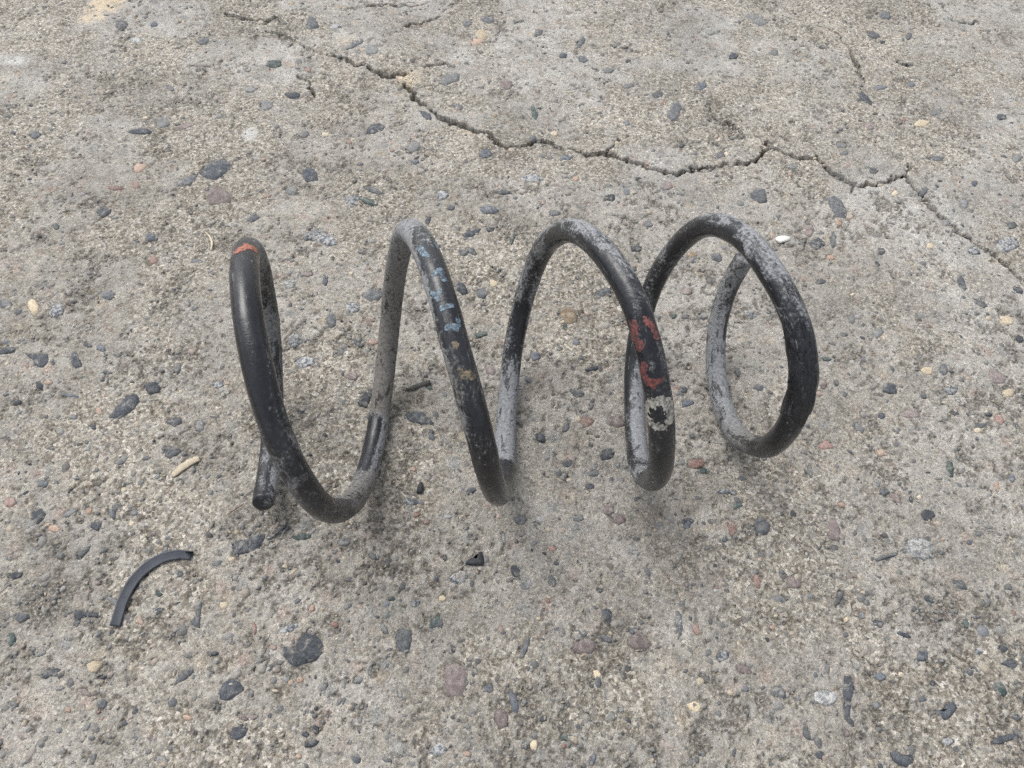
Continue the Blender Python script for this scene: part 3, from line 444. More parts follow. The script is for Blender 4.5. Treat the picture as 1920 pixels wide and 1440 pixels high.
MARKS = {'red':[(2.1,[(51.2,181.8,138.2),(52.0,178.1,134.6),(54.5,173.5,133.3)],116.0,117.0),(1.5,[(56.3,182.5,140.9),(59.9,180.8,138.9),(61.3,177.2,137.0)],116.0,116.8),(1.8,[(57.2,167.2,128.7),(57.4,165.2,125.1),(59.5,161.9,123.5),(61.3,160.5,123.7)],117.8,118.6),(1.1,[(62.0,160.8,124.6),(65.8,162.1,125.8)],118.5,118.6)],'white':[(2.1,[(61.3,156.4,112.8),(62.4,155.9,106.5),(64.5,150.6,106.3),(68.6,148.7,107.3)],119.7,120.6),(2.1,[(62.3,155.6,115.6),(65.9,155.5,118.6),(69.9,156.6,118.2),(72.2,153.3,112.5),(71.5,150.6,109.8)],119.4,120.4)],'blue':[(1.5,[(-45.4,207.4,149.6),(-43.5,203.8,150.5),(-41.5,201.4,151.2)],67.9,68.6),(1.1,[(-39.0,212.3,147.6),(-37.8,208.5,148.9)],67.7,68.0),(1.1,[(-37.0,190.3,151.6),(-34.3,192.8,151.5)],69.5,69.6),(1.5,[(-34.4,193.4,151.5),(-32.0,188.5,151.1)],69.4,70.0),(1.0,[(-37.0,181.9,149.1),(-34.7,180.6,150.0),(-33.0,181.9,150.7)],70.4,70.5),(1.0,[(-35.4,180.7,149.7),(-33.5,178.1,149.6)],70.5,70.8),(1.2,[(-31.8,174.7,148.9),(-29.6,175.5,149.3),(-27.5,176.7,148.8)],71.1,71.1),(1.6,[(-28.3,166.5,146.1),(-26.6,167.0,146.3),(-24.8,167.5,146.0)],72.0,72.0),(1.2,[(-24.3,170.8,146.1),(-23.4,168.9,145.4)],71.8,72.0)],'ochre':[(1.2,[(-24.9,160.7,143.1),(-24.6,160.0,142.7)],72.6,72.7),(1.3,[(-21.1,151.2,136.8),(-20.2,150.2,136.0)],73.7,73.9),(1.6,[(-18.0,151.0,135.8),(-17.1,151.0,135.2)],73.9,74.0)],'orange':[(2.3,[(-125.0,201.4,146.2),(-123.6,204.8,144.5),(-121.8,207.3,141.4)],22.5,23.1)]}
AXIS_O = np.array((0.4366, 201.3097, 74.2715))
AXIS_U = np.array((math.cos(.21656) * math.cos(-.02826), math.sin(.21656) * math.cos(-.02826), math.sin(-.02826)))

# stones: outline polygons (mm) + kind
stones = []
for it in STONES.split(';'):
    x, y, a, b, ang, k = it.split(',')
    x, y, a, b, ang = map(float, (x, y, a, b, ang))
    n = 6 if a < 5 else 7
    th = np.linspace(0, 2 * np.pi, n, endpoint=False) + rng.uniform(0, 1)
    th += rng.uniform(-.22, .22, n)
    rad = rng.uniform(.76, 1.25, n)
    if rng.random() < .5:                                  # one cut-off corner makes it angular
        i = rng.integers(n); rad[i] *= .7; rad[(i + 1) % n] *= .8
    px, py = a * rad * np.cos(th), b * rad * np.sin(th)
    px, py = rot(px, py, math.radians(ang))
    stones.append((a * b, k, np.stack([x + px, y + py], 1)))
for k, pl in POLYS:
    p = np.array(pl)
    area = .5 * abs(np.dot(p[:, 0], np.roll(p[:, 1], 1)) - np.dot(p[:, 1], np.roll(p[:, 0], 1)))
    if np.dot(p[:, 0], np.roll(p[:, 1], -1)) - np.dot(p[:, 1], np.roll(p[:, 0], -1)) < 0:
        p = p[::-1]
    stones.append((area / 2 + 30, k, p))


def poly_dist(px, py, poly):
    """signed distance to polygon, negative inside"""
    d = np.full(px.shape, 1e9); inside = np.zeros(px.shape, bool)
    n = len(poly)
    for i in range(n):
        x0, y0 = poly[i]; x1, y1 = poly[(i + 1) % n]
        dx, dy = x1 - x0, y1 - y0
        t = np.clip(((px - x0) * dx + (py - y0) * dy) / (dx * dx + dy * dy + 1e-9), 0, 1)
        d = np.minimum(d, np.hypot(px - x0 - t * dx, py - y0 - t * dy))
        c = ((y0 > py) != (y1 > py)) & (px < (x1 - x0) * (py - y0) / (y1 - y0 + 1e-12) + x0)
        inside ^= c
    return np.where(inside, -d, d)


# ------------------------------------------------------------------ the slab
ys = [-70.0]
while ys[-1] < 860: ys.append(ys[-1] + .70 + .00120 * max(ys[-1], 0))
ys = np.array([-70 - d for d in (2600, 1200, 500, 200, 80, 30, 8)] + ys + [ys[-1] + d for d in (8, 30, 80, 200, 500, 1200, 2600)])
NC = 960
cc = np.linspace(-1, 1, NC)
ext = np.array([6, 20, 60, 160, 420, 1100, 2600.])
hw = 305 + .36 * np.clip(ys, 0, 900)
GX = np.concatenate([-(hw[:, None] + ext[None, ::-1]), cc[None] * hw[:, None], hw[:, None] + ext[None]], 1)
GY = np.repeat(ys[:, None], GX.shape[1], 1)
nr, ncol = GX.shape
H0 = base_height(GX, GY)
RG = rough_height(GX, GY)

# stone sockets
socket = np.zeros_like(GX)
for area, k, p in stones:
    x0, y0 = p.min(0) - 3; x1, y1 = p.max(0) + 3
    r0, r1 = np.searchsorted(ys, [y0, y1])
    if r1 - r0 < 1: continue
    sub = GX[r0:r1]
    cmask = np.where(((sub > x0) & (sub < x1)).any(0))[0]
    if len(cmask) == 0: continue
    c0, c1 = cmask[0], cmask[-1] + 1
    d = poly_dist(GX[r0:r1, c0:c1], GY[r0:r1, c0:c1], p)
    socket[r0:r1, c0:c1] = np.maximum(socket[r0:r1, c0:c1], 1 - sst(-1.1, .7, d + (vnoise(GX[r0:r1, c0:c1], GY[r0:r1, c0:c1], 2.2, 51) - .5) * 1.3))

# cracks: jagged lines, one lip a little higher than the other
crack = np.zeros_like(GX); lip = np.zeros_like(GX); chips = np.zeros_like(GX)
for w, pts in CRACKS:
    pts = np.array(pts)
    for (x0, y0), (x1, y1) in zip(pts[:-1], pts[1:]):
        R = 12
        r0, r1 = np.searchsorted(ys, [min(y0, y1) - R, max(y0, y1) + R])
        if r1 <= r0: continue
        sub = GX[r0:r1]
        cm = np.where(((sub > min(x0, x1) - R) & (sub < max(x0, x1) + R)).any(0))[0]
        if len(cm) == 0: continue
        c0, c1 = cm[0], cm[-1] + 1
        X, Y = GX[r0:r1, c0:c1], GY[r0:r1, c0:c1]
        wx = X + (vnoise(X, Y, 6, 40) - .5) * 5.0 + (vnoise(X, Y, 2.6, 41) - .5) * 2.4
        wy = Y + (vnoise(X, Y, 6, 42) - .5) * 5.0 + (vnoise(X, Y, 2.6, 43) - .5) * 2.4
        dx, dy = x1 - x0, y1 - y0
        ln = math.hypot(dx, dy)
        t = np.clip(((wx - x0) * dx + (wy - y0) * dy) / (ln * ln), 0, 1)
        d = np.hypot(wx - x0 - t * dx, wy - y0 - t * dy)
        ww = w * np.clip(-.25 + 2.1 * vnoise(X, Y, 24, 44), .10, 1.5)
        m = (1 - sst(ww * .62, ww * .62 + .8, d)) * sst(0.0, .4, ww / w)
        crack[r0:r1, c0:c1] = np.maximum(crack[r0:r1, c0:c1], m)
        chips[r0:r1, c0:c1] = np.maximum(chips[r0:r1, c0:c1], (1 - sst(.3, .7 + 7.5 * vnoise(X, Y, 8, 46) ** 2, d)) * min(1, w / 2))
        side = ((wx - x0) * dy - (wy - y0) * dx) / ln
        lip[r0:r1, c0:c1] = np.maximum(lip[r0:r1, c0:c1], (1 - sst(0, 10, d)) * (side < 0) * .9 * min(1, w / 2))

# pits with trapped dirt, everywhere in small patches and in the larger patches seen
pn = vnoise(GX, GY, 30, 20) * .55 + vnoise(GX, GY, 11, 21) * .45
pf = vnoise(GX, GY, 4.2, 22) * .5 + vnoise(GX, GY, 2.0, 23) * .5
pit = sst(.685, .77, pn * .50 + pf * .66 - .03 * sst(250, 600, GY))
for px, py, pr, pw in ((-237, 76, 15, 1), (-215, 342, 15, .9), (-267, 344, 11, .6), (-112, 176, 14, .75), (46, 297, 9, .9), (-211, 131, 8, .5),
                       (20, 48, 8, 1), (111, 175, 11, .9), (80, 79, 9, .8), (-151, 125, 9, .9), (-257, 111, 6, .9), (140, 54, 8, .9), (-82, 178, 8, .6),
                       (-165, 66, 9, .8), (-98, 52, 8, .9), (130, 178, 12, .6), (200, 70, 10, .5), (-330, 300, 14, .5), (20, 300, 14, .4), (-86, 226, 8, .5), (-20, 262, 10, .5),
                       (-402, 535, 9, .8), (-345, 520, 10, .6), (90, 140, 16, .45), (-40, 140, 14, .4), (60, 180, 10, .6)):
    m = np.exp(-(((GX - px) ** 2 + (GY - py) ** 2) / pr ** 2))
    pit = np.maximum(pit, sst(.42, .62, pf * .75 + m * .42 * pw - .05 * (1 - m)) * np.clip(m * 1.6, 0, 1) * pw)
pit *= (1 - socket)
sand = np.zeros_like(GX)
for px, py, rx, ry, w in ((-431, 650, 22, 42, 1.0), (-415, 690, 60, 30, .75), (-120, 560, 26, 30, .45), (-52, 492, 24, 12, .35), (-185, 620, 20, 20, .4), (150, 590, 30, 30, .25), (-465, 520, 25, 25, .4)):
    sand = np.maximum(sand, w * np.exp(-(((GX - px) / rx) ** 2 + ((GY - py) / ry) ** 2)))
sand *= .35 + 1.15 * (vnoise(GX, GY, 16, 54) * .6 + vnoise(GX, GY, 6, 55) * .4)
lime = np.zeros_like(GX)
for px, py, rx, ry, w in ((-238, 468, 8, 10, .85), (-226, 442, 6, 9, .5), (-473, 545, 16, 10, .7), (470, 560, 30, 20, .35), (-190, 460, 5, 5, .2)):
    lime = np.maximum(lime, w * np.exp(-(((GX - px) / rx) ** 2 + ((GY - py) / ry) ** 2)))
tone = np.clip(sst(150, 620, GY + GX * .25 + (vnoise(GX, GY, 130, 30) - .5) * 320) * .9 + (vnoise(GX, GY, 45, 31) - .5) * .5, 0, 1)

worn = sst(.36, .66, vnoise(GX, GY, 58, 52) * .7 + vnoise(GX, GY, 21, 53) * .3)      # 0 smooth paste, 1 rough
Z = H0 + RG * (.40 + .52 * worn) - 1.0
Z -= pit * .95
Z -= socket * (1.05 + .6 * vnoise(GX, GY, 5, 50))
Z += lip * .7
Z -= chips * 1.1
Z -= crack * (6.5 + 2.5 * vnoise(GX, GY, 9, 45)) * (1 - .75 * np.clip(sand * 1.5, 0, 1))
verts = np.stack([GX, GY, Z], 2).reshape(-1, 3)
ii = (np.arange(nr - 1)[:, None] * ncol + np.arange(ncol - 1)[None]).ravel()
quads = np.stack([ii, ii + 1, ii + ncol + 1, ii + ncol], 1)
me = mesh_np("ground", verts, quads)
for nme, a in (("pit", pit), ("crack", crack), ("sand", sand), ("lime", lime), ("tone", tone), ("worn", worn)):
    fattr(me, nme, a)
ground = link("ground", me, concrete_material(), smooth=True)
tag(ground, "weathered grey concrete slab with exposed stones and a winding crack", "ground", kind="structure")

# ------------------------------------------------------------------ stones set in the slab
smats = {k: stone_material(k) for k in STONE}


def stone_geom(p, proud):
    """irregular stone: buried rim, shoulder, bumpy top -> verts (mm), tris"""
    n = len(p)
    c = p.mean(0)
    size = math.sqrt(max(1e-6, np.ptp(p[:, 0]) * np.ptp(p[:, 1])))
    zc = float(base_height(np.array([c[0]]), np.array([c[1]]))[0]) - 1.0
    dome = min(.45, .035 * size)
    rim = np.column_stack([c + (p - c) * 1.10, np.full(n, zc - 1.9)])
    sh = np.column_stack([c + (p - c) * .96, zc + proud - .25 + rng.uniform(-.22, .22, n)])
    inn = np.column_stack([c + (p - c) * rng.uniform(.42, .68, n)[:, None], zc + proud + dome * rng.uniform(.2, .9, n)])
    ctr = np.array([[c[0] + rng.uniform(-.1, .1) * size, c[1] + rng.uniform(-.1, .1) * size, zc + proud + dome * rng.uniform(.4, 1.0)]])
    v = np.concatenate([rim, sh, inn, ctr])
    t = []
    for i in range(n):
        j = (i + 1) % n
        for a in (0, n):
            t += [(a + i, a + j, a + n + j), (a + i, a + n + j, a + n + i)]
        t.append((2 * n + i, 2 * n + j, 3 * n))
    return v, t


stones.sort(key=lambda s: -s[0] / (200 + s[2][:, 1].mean()) ** 2)     # how large it shows
for area, k, p in stones[:300]:
    v, t = stone_geom(p, rng.uniform(.10, .38))
    c = v[-1].copy()
    me = mesh_np("stone", v - c, tris=t)
    o = link("stone", me, smats[k], ground)
    o.location = c * MM

# the rest of the aggregate: what nobody could count
V, T, Cc = [], [], []
nv = 0
rest = [(k, p, rng.uniform(0, .5)) for a, k, p in stones[300:]]
kinds = 'kdgbnmrocwse'
prob = np.array([.27, .24, .13, .07, .02, .06, .014, .022, .06, .025, .05, .04]); prob /= prob.sum()
NS = 21000
yy = rng.uniform(-20, 820, NS * 2); xx = rng.uniform(-1, 1, NS * 2) * (300 + .36 * np.clip(yy, 0, 900))
keep = rng.random(NS * 2) < (300. / (300 + .6 * yy.clip(0))) ** 1.1
xx, yy = xx[keep][:NS], yy[keep][:NS]
hz = base_height(xx, yy) - 1.0
rz = rough_height(xx, yy)
kk = rng.choice(list(kinds), len(xx), p=prob)
rr = .5 + rng.gamma(1.2, .46, len(xx)) * (1 + .0008 * yy.clip(0))
rr = np.minimum(rr, 3.6)
for x, y, h, r_, k, q in zip(xx, yy, hz, rr, kk, rz):
    n = 5 if r_ < 1.5 else 7
    th = np.linspace(0, 6.283, n, endpoint=False) + rng.uniform(0, 1) + rng.uniform(-.25, .25, n)
    el = rng.uniform(.36, .95); a = rng.uniform(0, 3.14)
    px, py = rot(r_ * np.cos(th) * rng.uniform(.8, 1.2, n), r_ * el * np.sin(th) * rng.uniform(.8, 1.2, n), a)
    top = h + q * .85 + rng.uniform(-.05, .22) + .07 * r_
    rim = np.column_stack([x + px, y + py, np.full(n, top - .35 - .3 * r_)])
    sh = np.column_stack([x + px * .8, y + py * .8, top + rng.uniform(-.15, .1, n) * r_ * .5])
    V.append(rim); V.append(sh)
    for i in range(n):
        j = (i + 1) % n
        T.append((nv + i, nv + j, nv + n + j)); T.append((nv + i, nv + n + j, nv + n + i))
        if 0 < i < n - 1: T.append((nv + n, nv + n + i, nv + n + i + 1))
    nv += 2 * n
    ca, cb = STONE[k]
    f = rng.random(); g = rng.uniform(.8, 1.2)
    cl = [(u * (1 - f) + w_ * f) * g for u, w_ in zip(ca, cb)]
    pm = rng.uniform(0, .35) if k in 'kdb' else rng.uniform(.15, .7)
    cl = [u * (1 - pm) + w_ * pm for u, w_ in zip(cl, (.34, .315, .272))]
    Cc.append(np.tile(cl, (2 * n, 1)))
for k, p, pr in rest:
    v, t = stone_geom(p, pr)
    V.append(v); T += [tuple(nv + i for i in q) for q in t]; nv += len(v)
    ca, cb = STONE[k]; f = rng.random()
    Cc.append(np.tile([u * (1 - f) + w_ * f for u, w_ in zip(ca, cb)], (len(v), 1)))
me = mesh_np("fine_aggregate", np.concatenate(V), tris=np.array(T))
vattr(me, "col", np.concatenate(Cc))
tag(link("fine_aggregate", me, pebble_stuff_material(), ground), kind="stuff")


# ------------------------------------------------------------------ the coil spring
def catmull(P, m):
    n = len(P)
    t = np.linspace(0, n - 1, m)
    i = np.clip(t.astype(int), 0, n - 2); f = (t - i)[:, None]
    p0 = P[np.clip(i - 1, 0, n - 1)]; p1 = P[i]; p2 = P[i + 1]; p3 = P[np.clip(i + 2, 0, n - 1)]
    return .5 * (2 * p1 + (p2 - p0) * f + (2 * p0 - 5 * p1 + 4 * p2 - p3) * f ** 2 + (3 * p1 - p0 - 3 * p2 + p3) * f ** 3), t


_e = PATH[-1] - PATH[-2]; _e /= np.linalg.norm(_e)
PATH[-1] += _e * 2.0
_e = PATH[0] - PATH[1]; _e /= np.linalg.norm(_e)
PATH[0] += _e * 3.0
Ps = PATH.copy()
for _ in range(2):
    Ps[1:-1] = Ps[1:-1] * .5 + (Ps[:-2] + Ps[2:]) * .25
Ps += (PATH - Ps) * .5
WR = 6.25
NL, NA = 1500, 28
C, TI = catmull(Ps, NL)
Tn = np.gradient(C, axis=0); Tn /= np.linalg.norm(Tn, axis=1)[:, None]
rel = C - AXIS_O
E1 = rel - (rel @ AXIS_U)[:, None] * AXIS_U
E1 -= (E1 * Tn).sum(1)[:, None] * Tn; E1 /= np.linalg.norm(E1, axis=1)[:, None]
E2 = np.cross(Tn, E1)
SL = np.concatenate([[0], np.cumsum(np.linalg.norm(np.diff(C, axis=0), axis=1))])

#          idx  dust  warm rust
WEAR = np.array([
    (0, .08, .1, 0), (.45, .06, .1, 0), (.7, .34, .1, 0), (3, .34, .1, 0), (7, .40, .4, 0), (12, .46, .4, 0), (19, .42, .4, 0), (22, .30, .3, 0), (24, .12, .1, 0), (26, -.05, .1, 0), (31, -.02, .1, 0),
    (32.5, .16, .4, 0), (34, .30, .5, .2), (36.5, .26, .6, .4), (39.5, .42, .7, .2), (42, .58, .8, 0), (44.4, .55, .7, 0), (45.2, -.05, .2, 0), (48.6, -.05, .2, 0), (49.3, .80, .9, 0), (55, .78, .85, 0), (59, .70, .7, 0),
    (62, .72, .35, 0), (65.5, .62, .1, 0), (67.2, .26, .2, 0), (69, .10, .1, 0), (72.4, .12, .3, .2), (73.4, .30, .7, .3), (74.5, .42, .8, .3), (75.4, .14, .4, .1), (77.5, .10, .2, .1), (79.5, -.02, .3, .4), (82, -.05, .4, .9), (85.5, .04, .3, .4), (87.4, .06, .1, 0), (88, .82, .02, 0),
    (93, .72, .04, 0), (96, .46, .1, 0), (100, .30, .1, 0), (104, .36, .3, 0), (107, .22, .1, 0), (109.5, .52, 0, 0), (112, .42, 0, 0), (114, .08, 0, 0), (116, .04, 0, 0), (118.4, .26, .3, .1), (121, .16, .2, .1), (123.5, .08, .2, 0), (126.5, .12, .2, 0),
    (128, .40, .1, 0), (131, .70, 0, 0), (136, .74, 0, 0), (139, .30, .1, 0), (144, .26, .5, 0), (149, .28, .3, 0), (152, .40, 0, 0), (156, .40, 0, 0), (159, .22, 0, 0), (162, .10, .2, 0), (167, .10, .3, 0),
    (169.5, .14, .6, 0), (172, .50, .8, 0), (175, .74, .4, 0), (178, .84, .1, 0), (183, .70, .08, 0), (186, .50, .25, 0), (190, .46, .3, 0)])
# (from, to, side of the wire in degrees, half width, how much more or less dust)
SIDE = [(0, 6, -75, 70, .35), (0, 6, 90, 60, -.35), (33, 41, 60, 60, .18), (44, 49.5, -115, 34, .7), (64, 77, 100, 46, .42), (66, 76, -60, 50, -.12),
        (108, 114, -20, 50, .28), (108, 116, 95, 40, -.25), (129, 139, -130, 60, .18), (130, 141, 95, 55, -.6), (150, 160, -10, 50, .22), (150, 158, 130, 50, -.3),
        (183, 188, -125, 34, -.9), (176, 183, 130, 30, -.25), (24, 33, 180, 70, .4), (96, 106, 180, 30, -.25)]


def tube_attrs(me, ti, psi, s, rad, side=None):
    d = np.interp(ti, WEAR[:, 0], WEAR[:, 1])
    if side is not None: d = d + side
    for i0, i1, pc, pw, am in SIDE:
        dp = np.degrees(np.abs(np.angle(np.exp(1j * (psi - math.radians(pc))))))
        wob = 18 * (vnoise(s, psi * 0, 6, 64) - .5)
        d = d + am * (1 - sst(pw * .75, pw * 1.25, dp + wob)) * sst(i0 - .6, i0 + .6, ti) * (1 - sst(i1 - .6, i1 + .6, ti))
    d = d + .26 * (vnoise(s / 26 + 1.6 * np.cos(psi), 1.6 * np.sin(psi), 1, 63) - .5)
    fattr(me, "dust", d)
    fattr(me, "warm", np.interp(ti, WEAR[:, 0], WEAR[:, 2]))
    fattr(me, "rust", np.interp(ti, WEAR[:, 0], WEAR[:, 3]))
    vattr(me, "wv", np.stack([s * .42, rad * np.cos(psi), rad * np.sin(psi)], -1).reshape(-1, 3) * MM)


def surf(k, psi, r):
    """point on a ring; k fractional ring index"""
    k = np.clip(k, 0, NL - 1)
    i = np.clip(k.astype(int), 0, NL - 2); f = (k - i)[..., None]
    c = C[i] * (1 - f) + C[i + 1] * f
    a = E1[i] * (1 - f) + E1[i + 1] * f
    b = E2[i] * (1 - f) + E2[i + 1] * f
    return c + r[..., None] * (np.cos(psi)[..., None] * a + np.sin(psi)[..., None] * b)


psi = np.linspace(0, 2 * np.pi, NA, endpoint=False)
KI = np.repeat(np.arange(NL, dtype=float)[:, None], NA, 1)
PSI = np.repeat(psi[None], NL, 0)
SS = np.repeat(SL[:, None], NA, 1)
# slight unevenness of the old coat (periodic in psi)
lump = (vnoise(SS + 9 * np.cos(PSI), 9 * np.sin(PSI) + SS * .15, 9, 60) - .5) * .22 + (vnoise(SS * 1.0 + 7 * np.cos(PSI), 7 * np.sin(PSI), 3.2, 61) - .5) * .12
RAD = WR + lump
# left end: the coat stops short of the cut end, leaving a small step
RAD -= .45 * (1 - sst(5.2, 5.9, SS + (vnoise(PSI * 2, PSI * 0, 1, 62) - .5) * 1.5))
RAD += .4 * np.exp(-((SS - 6.4 - (vnoise(PSI * 2, PSI * 0, 1, 62) - .5) * 1.5) / .55) ** 2)
tv = surf(KI, PSI, RAD).reshape(-1, 3)
# dust lies mostly on what faces up or the inner side; keep it gentle
idx = (np.arange(NL - 1)[:, None] * NA + np.arange(NA)[None]).ravel()
jdx = (np.arange(NL - 1)[:, None] * NA + (np.arange(NA)[None] + 1) % NA).ravel()
tq = np.stack([idx, jdx, jdx + NA, idx + NA], 1)
# rounded, slightly rough ends
extra, et = [], []
ti_all = [np.repeat(TI[:, None], NA, 1).ravel()]; ps_all = [PSI.ravel()]; s_all = [SS.ravel()]; r_all = [RAD.ravel()]
base_n = len(tv)
capq, capt = [], []
for end, sgn in ((0, -1), (NL - 1, 1)):
    prev = end * NA + np.arange(NA)
    r0 = RAD[end]
    for rr_, off in ((.93, .75), (.78, 1.25), (.45, 1.5), (.2, 1.45)):
        ring = C[end] + sgn * off * Tn[end] + (r0 * rr_)[:, None] * (np.cos(psi)[:, None] * E1[end] + np.sin(psi)[:, None] * E2[end])
        ring += sgn * Tn[end] * (rng.uniform(-.12, .12, NA) + .35 * np.sin(psi * 2 + 1) * (1 - rr_))[:, None]
        cur = base_n + np.arange(NA)
        extra.append(ring); base_n += NA
        nx = np.roll(np.arange(NA), -1)
        qd = np.stack([prev, cur, cur[nx], prev[nx]], 1) if sgn < 0 else np.stack([prev, prev[nx], cur[nx], cur], 1)
        if sgn < 0: qd = np.stack([prev[nx], prev, cur, cur[nx]], 1)
        capq.append(qd); prev = cur
        ti_all.append(np.full(NA, TI[end])); ps_all.append(psi); s_all.append(np.full(NA, SL[end] - 3 * sgn)); r_all.append(r0 * rr_)
    cpt = C[end] + sgn * 1.4 * Tn[end]
    extra.append(cpt[None]); ci = base_n; base_n += 1
    nx = np.roll(np.arange(NA), -1)
    capt.append(np.stack([prev, prev[nx], np.full(NA, ci)], 1) if sgn > 0 else np.stack([prev[nx], prev, np.full(NA, ci)], 1))
    ti_all.append(np.array([TI[end]])); ps_all.append(np.zeros(1)); s_all.append(np.array([SL[end]])); r_all.append(np.zeros(1))
me = mesh_np("wire", np.concatenate([tv] + extra), np.concatenate([tq] + capq), np.concatenate(capt))
tube_attrs(me, np.concatenate(ti_all), np.concatenate(ps_all), np.concatenate(s_all), np.concatenate(r_all))
spring = bpy.data.objects.new("coil_spring", None)
col.objects.link(spring)
spring.empty_display_size = .02
tag(spring, "black steel coil spring lying on its side on the concrete, scuffed and dusty", "coil spring")
M_WIRE = wire_material()
link("wire", me, M_WIRE, spring, smooth=True)


# painted identification marks: thin worn paint following the wire
def paint_material(name, a, b, wear=.5):
    m, nt, bs = new_mat(name)
    geo = N(nt, "ShaderNodeNewGeometry").outputs["Position"]
    c = ramp(nt, noise(nt, geo, 700, 4, .7).outputs[0], [(.3, a), (.7, b)])
    bare = ramp(nt, noise(nt, geo, 520, 5, .75).outputs[0], [(wear - .10, 0.0), (wear + .10, 1.0)])
    c = mix(nt, math_n(nt, 'MULTIPLY', bare, .88), c, (.030, .031, .034))       # the coat shows through
    nt.links.new(c, bs.inputs["Base Color"])
    bs.inputs["Roughness"].default_value = .6
    nt.links.new(bump(nt, noise(nt, geo, 1200, 4, .65).outputs[0], .0003, .8), bs.inputs["Normal"])
    return m


PAINT = {'red': (paint_material("red_paint", (.17, .040, .036), (.33, .10, .085), .48), "worn red paint mark"),
         'orange': (paint_material("orange_paint", (.34, .11, .075), (.50, .22, .15), .56), "worn orange red paint spot"),
         'white': (paint_material("white_paint", (.36, .35, .31), (.66, .64, .57), .51), "worn white paint ring"),
         'blue': (paint_material("blue_paint", (.12, .20, .29), (.33, .45, .54), .46), "flaked light blue paint mark"),
         'ochre': (paint_material("ochre_paint", (.20, .16, .10), (.36, .30, .21), .5), "pale ochre paint spot")}
for kname, strokes in MARKS.items():
    for (w, pts, j0, j1) in strokes:
        pts = np.array(pts)
        k0 = (j0 - 1.0) * (NL - 1) / (len(PATH) - 1); k1 = (j1 + 1.0) * (NL - 1) / (len(PATH) - 1)
        ds = .22
        nk = int((np.interp(k1, np.arange(NL), SL) - np.interp(k0, np.arange(NL), SL)) / ds)
        na = int(2 * math.pi * WR / ds)
        kk_ = np.linspace(k0, k1, nk)
        K2, P2 = np.meshgrid(kk_, np.linspace(0, 2 * np.pi, na), indexing='ij')
        # surface of the real wire there
        s2 = np.interp(K2, np.arange(NL), SL)
        lm = (vnoise(s2 + 9 * np.cos(P2), 9 * np.sin(P2) + s2 * .15, 9, 60) - .5) * .22 + (vnoise(s2 + 7 * np.cos(P2), 7 * np.sin(P2), 3.2, 61) - .5) * .12
        pos = surf(K2, P2, WR + lm + .09)
        d = np.full(K2.shape, 1e9)
        for a, b in zip(pts[:-1], pts[1:]):
            ab = b - a
            t = np.clip(((pos - a) @ ab) / (ab @ ab + 1e-9), 0, 1)
            d = np.minimum(d, np.linalg.norm(pos - a - t[..., None] * ab, axis=-1))
        u_, v_ = s2 * 1.0, P2 * WR
        nz = vnoise(u_, v_, 2.2, 70) * .55 + vnoise(u_, v_, .9, 71) * .45
        worn_ = {'orange': .22, 'red': .26, 'white': .26, 'blue': .28, 'ochre': .28}[kname]
        msk = (d < w * (.55 + (.9 if kname == 'blue' else 1.5) * nz - (.2 if kname in ('red', 'white') else 0))) & (vnoise(u_ * .5, v_, .8, 72) + .55 * (1 - np.clip(d / w, 0, 1)) > worn_)
        cell = msk[:-1, :-1]
        if not cell.any(): continue
        ci, cj = np.where(cell)
        vid = lambda i, j: i * na + j
        qd = np.stack([vid(ci, cj), vid(ci, cj + 1), vid(ci + 1, cj + 1), vid(ci + 1, cj)], 1)
        un, inv = np.unique(qd.ravel(), return_inverse=True)
        vv = pos.reshape(-1, 3)[un]
        c0 = vv.mean(0)
        me = mesh_np("paint_mark", vv - c0, inv.reshape(-1, 4))
        o = link("paint_mark", me, PAINT[kname][0], spring, smooth=True)
        o.location = c0 * MM
        o["label"] = PAINT[kname][1]

# torn black sleeve on the last coil, with a sliver of coat standing off it
k0, k1 = 160.6 * (NL - 1) / (len(PATH) - 1), 165.6 * (NL - 1) / (len(PATH) - 1)
ns, na = 90, 40
K2, P2 = np.meshgrid(np.linspace(0, 1, ns), np.linspace(0, 2 * np.pi, na + 1)[:-1], indexing='ij')
e0 = k0 + 9 * (vnoise(np.cos(P2) * 3, np.sin(P2) * 3, 1.1, 80) - .5) * 2.2
e1 = k1 + 5 * (vnoise(np.cos(P2) * 3, np.sin(P2) * 3, 1.3, 81) - .5) * 2.2
KS = e0 + (e1 - e0) * K2
s2 = np.interp(KS, np.arange(NL), SL)
rs = WR + .62 + (vnoise(s2 * .35 + 7 * np.cos(P2), 9 * np.sin(P2), 2.6, 82) - .5) * 1.1
rs = np.where((K2 < .012) | (K2 > .988), WR - .2, rs)
pos = surf(KS, P2, rs)
ii = (np.arange(ns - 1)[:, None] * na + np.arange(na)[None]).ravel()
jj = (np.arange(ns - 1)[:, None] * na + (np.arange(na)[None] + 1) % na).ravel()
M_SLEEVE = wire_material("torn_black_sleeve", True)
me = mesh_np("torn_sleeve", pos.reshape(-1, 3), np.stack([ii, jj, jj + na, ii + na], 1))
tube_attrs(me, np.interp(KS, np.arange(NL), TI).ravel(), P2.ravel(), s2.ravel(), rs.ravel())
slv = link("torn_sleeve", me, M_SLEEVE, spring, smooth=True)
slv["label"] = "cracked rough black sleeve on the last coil"
a, b = np.array((131.5, 178.5, 107.0)), np.array((129.0, 187.3, 114.3))
ax = (b - a); L_ = np.linalg.norm(ax); ax /= L_
sd = np.cross(ax, (0, .8, -.6)); sd /= np.linalg.norm(sd); up = np.cross(ax, sd)
V, Q = [], []
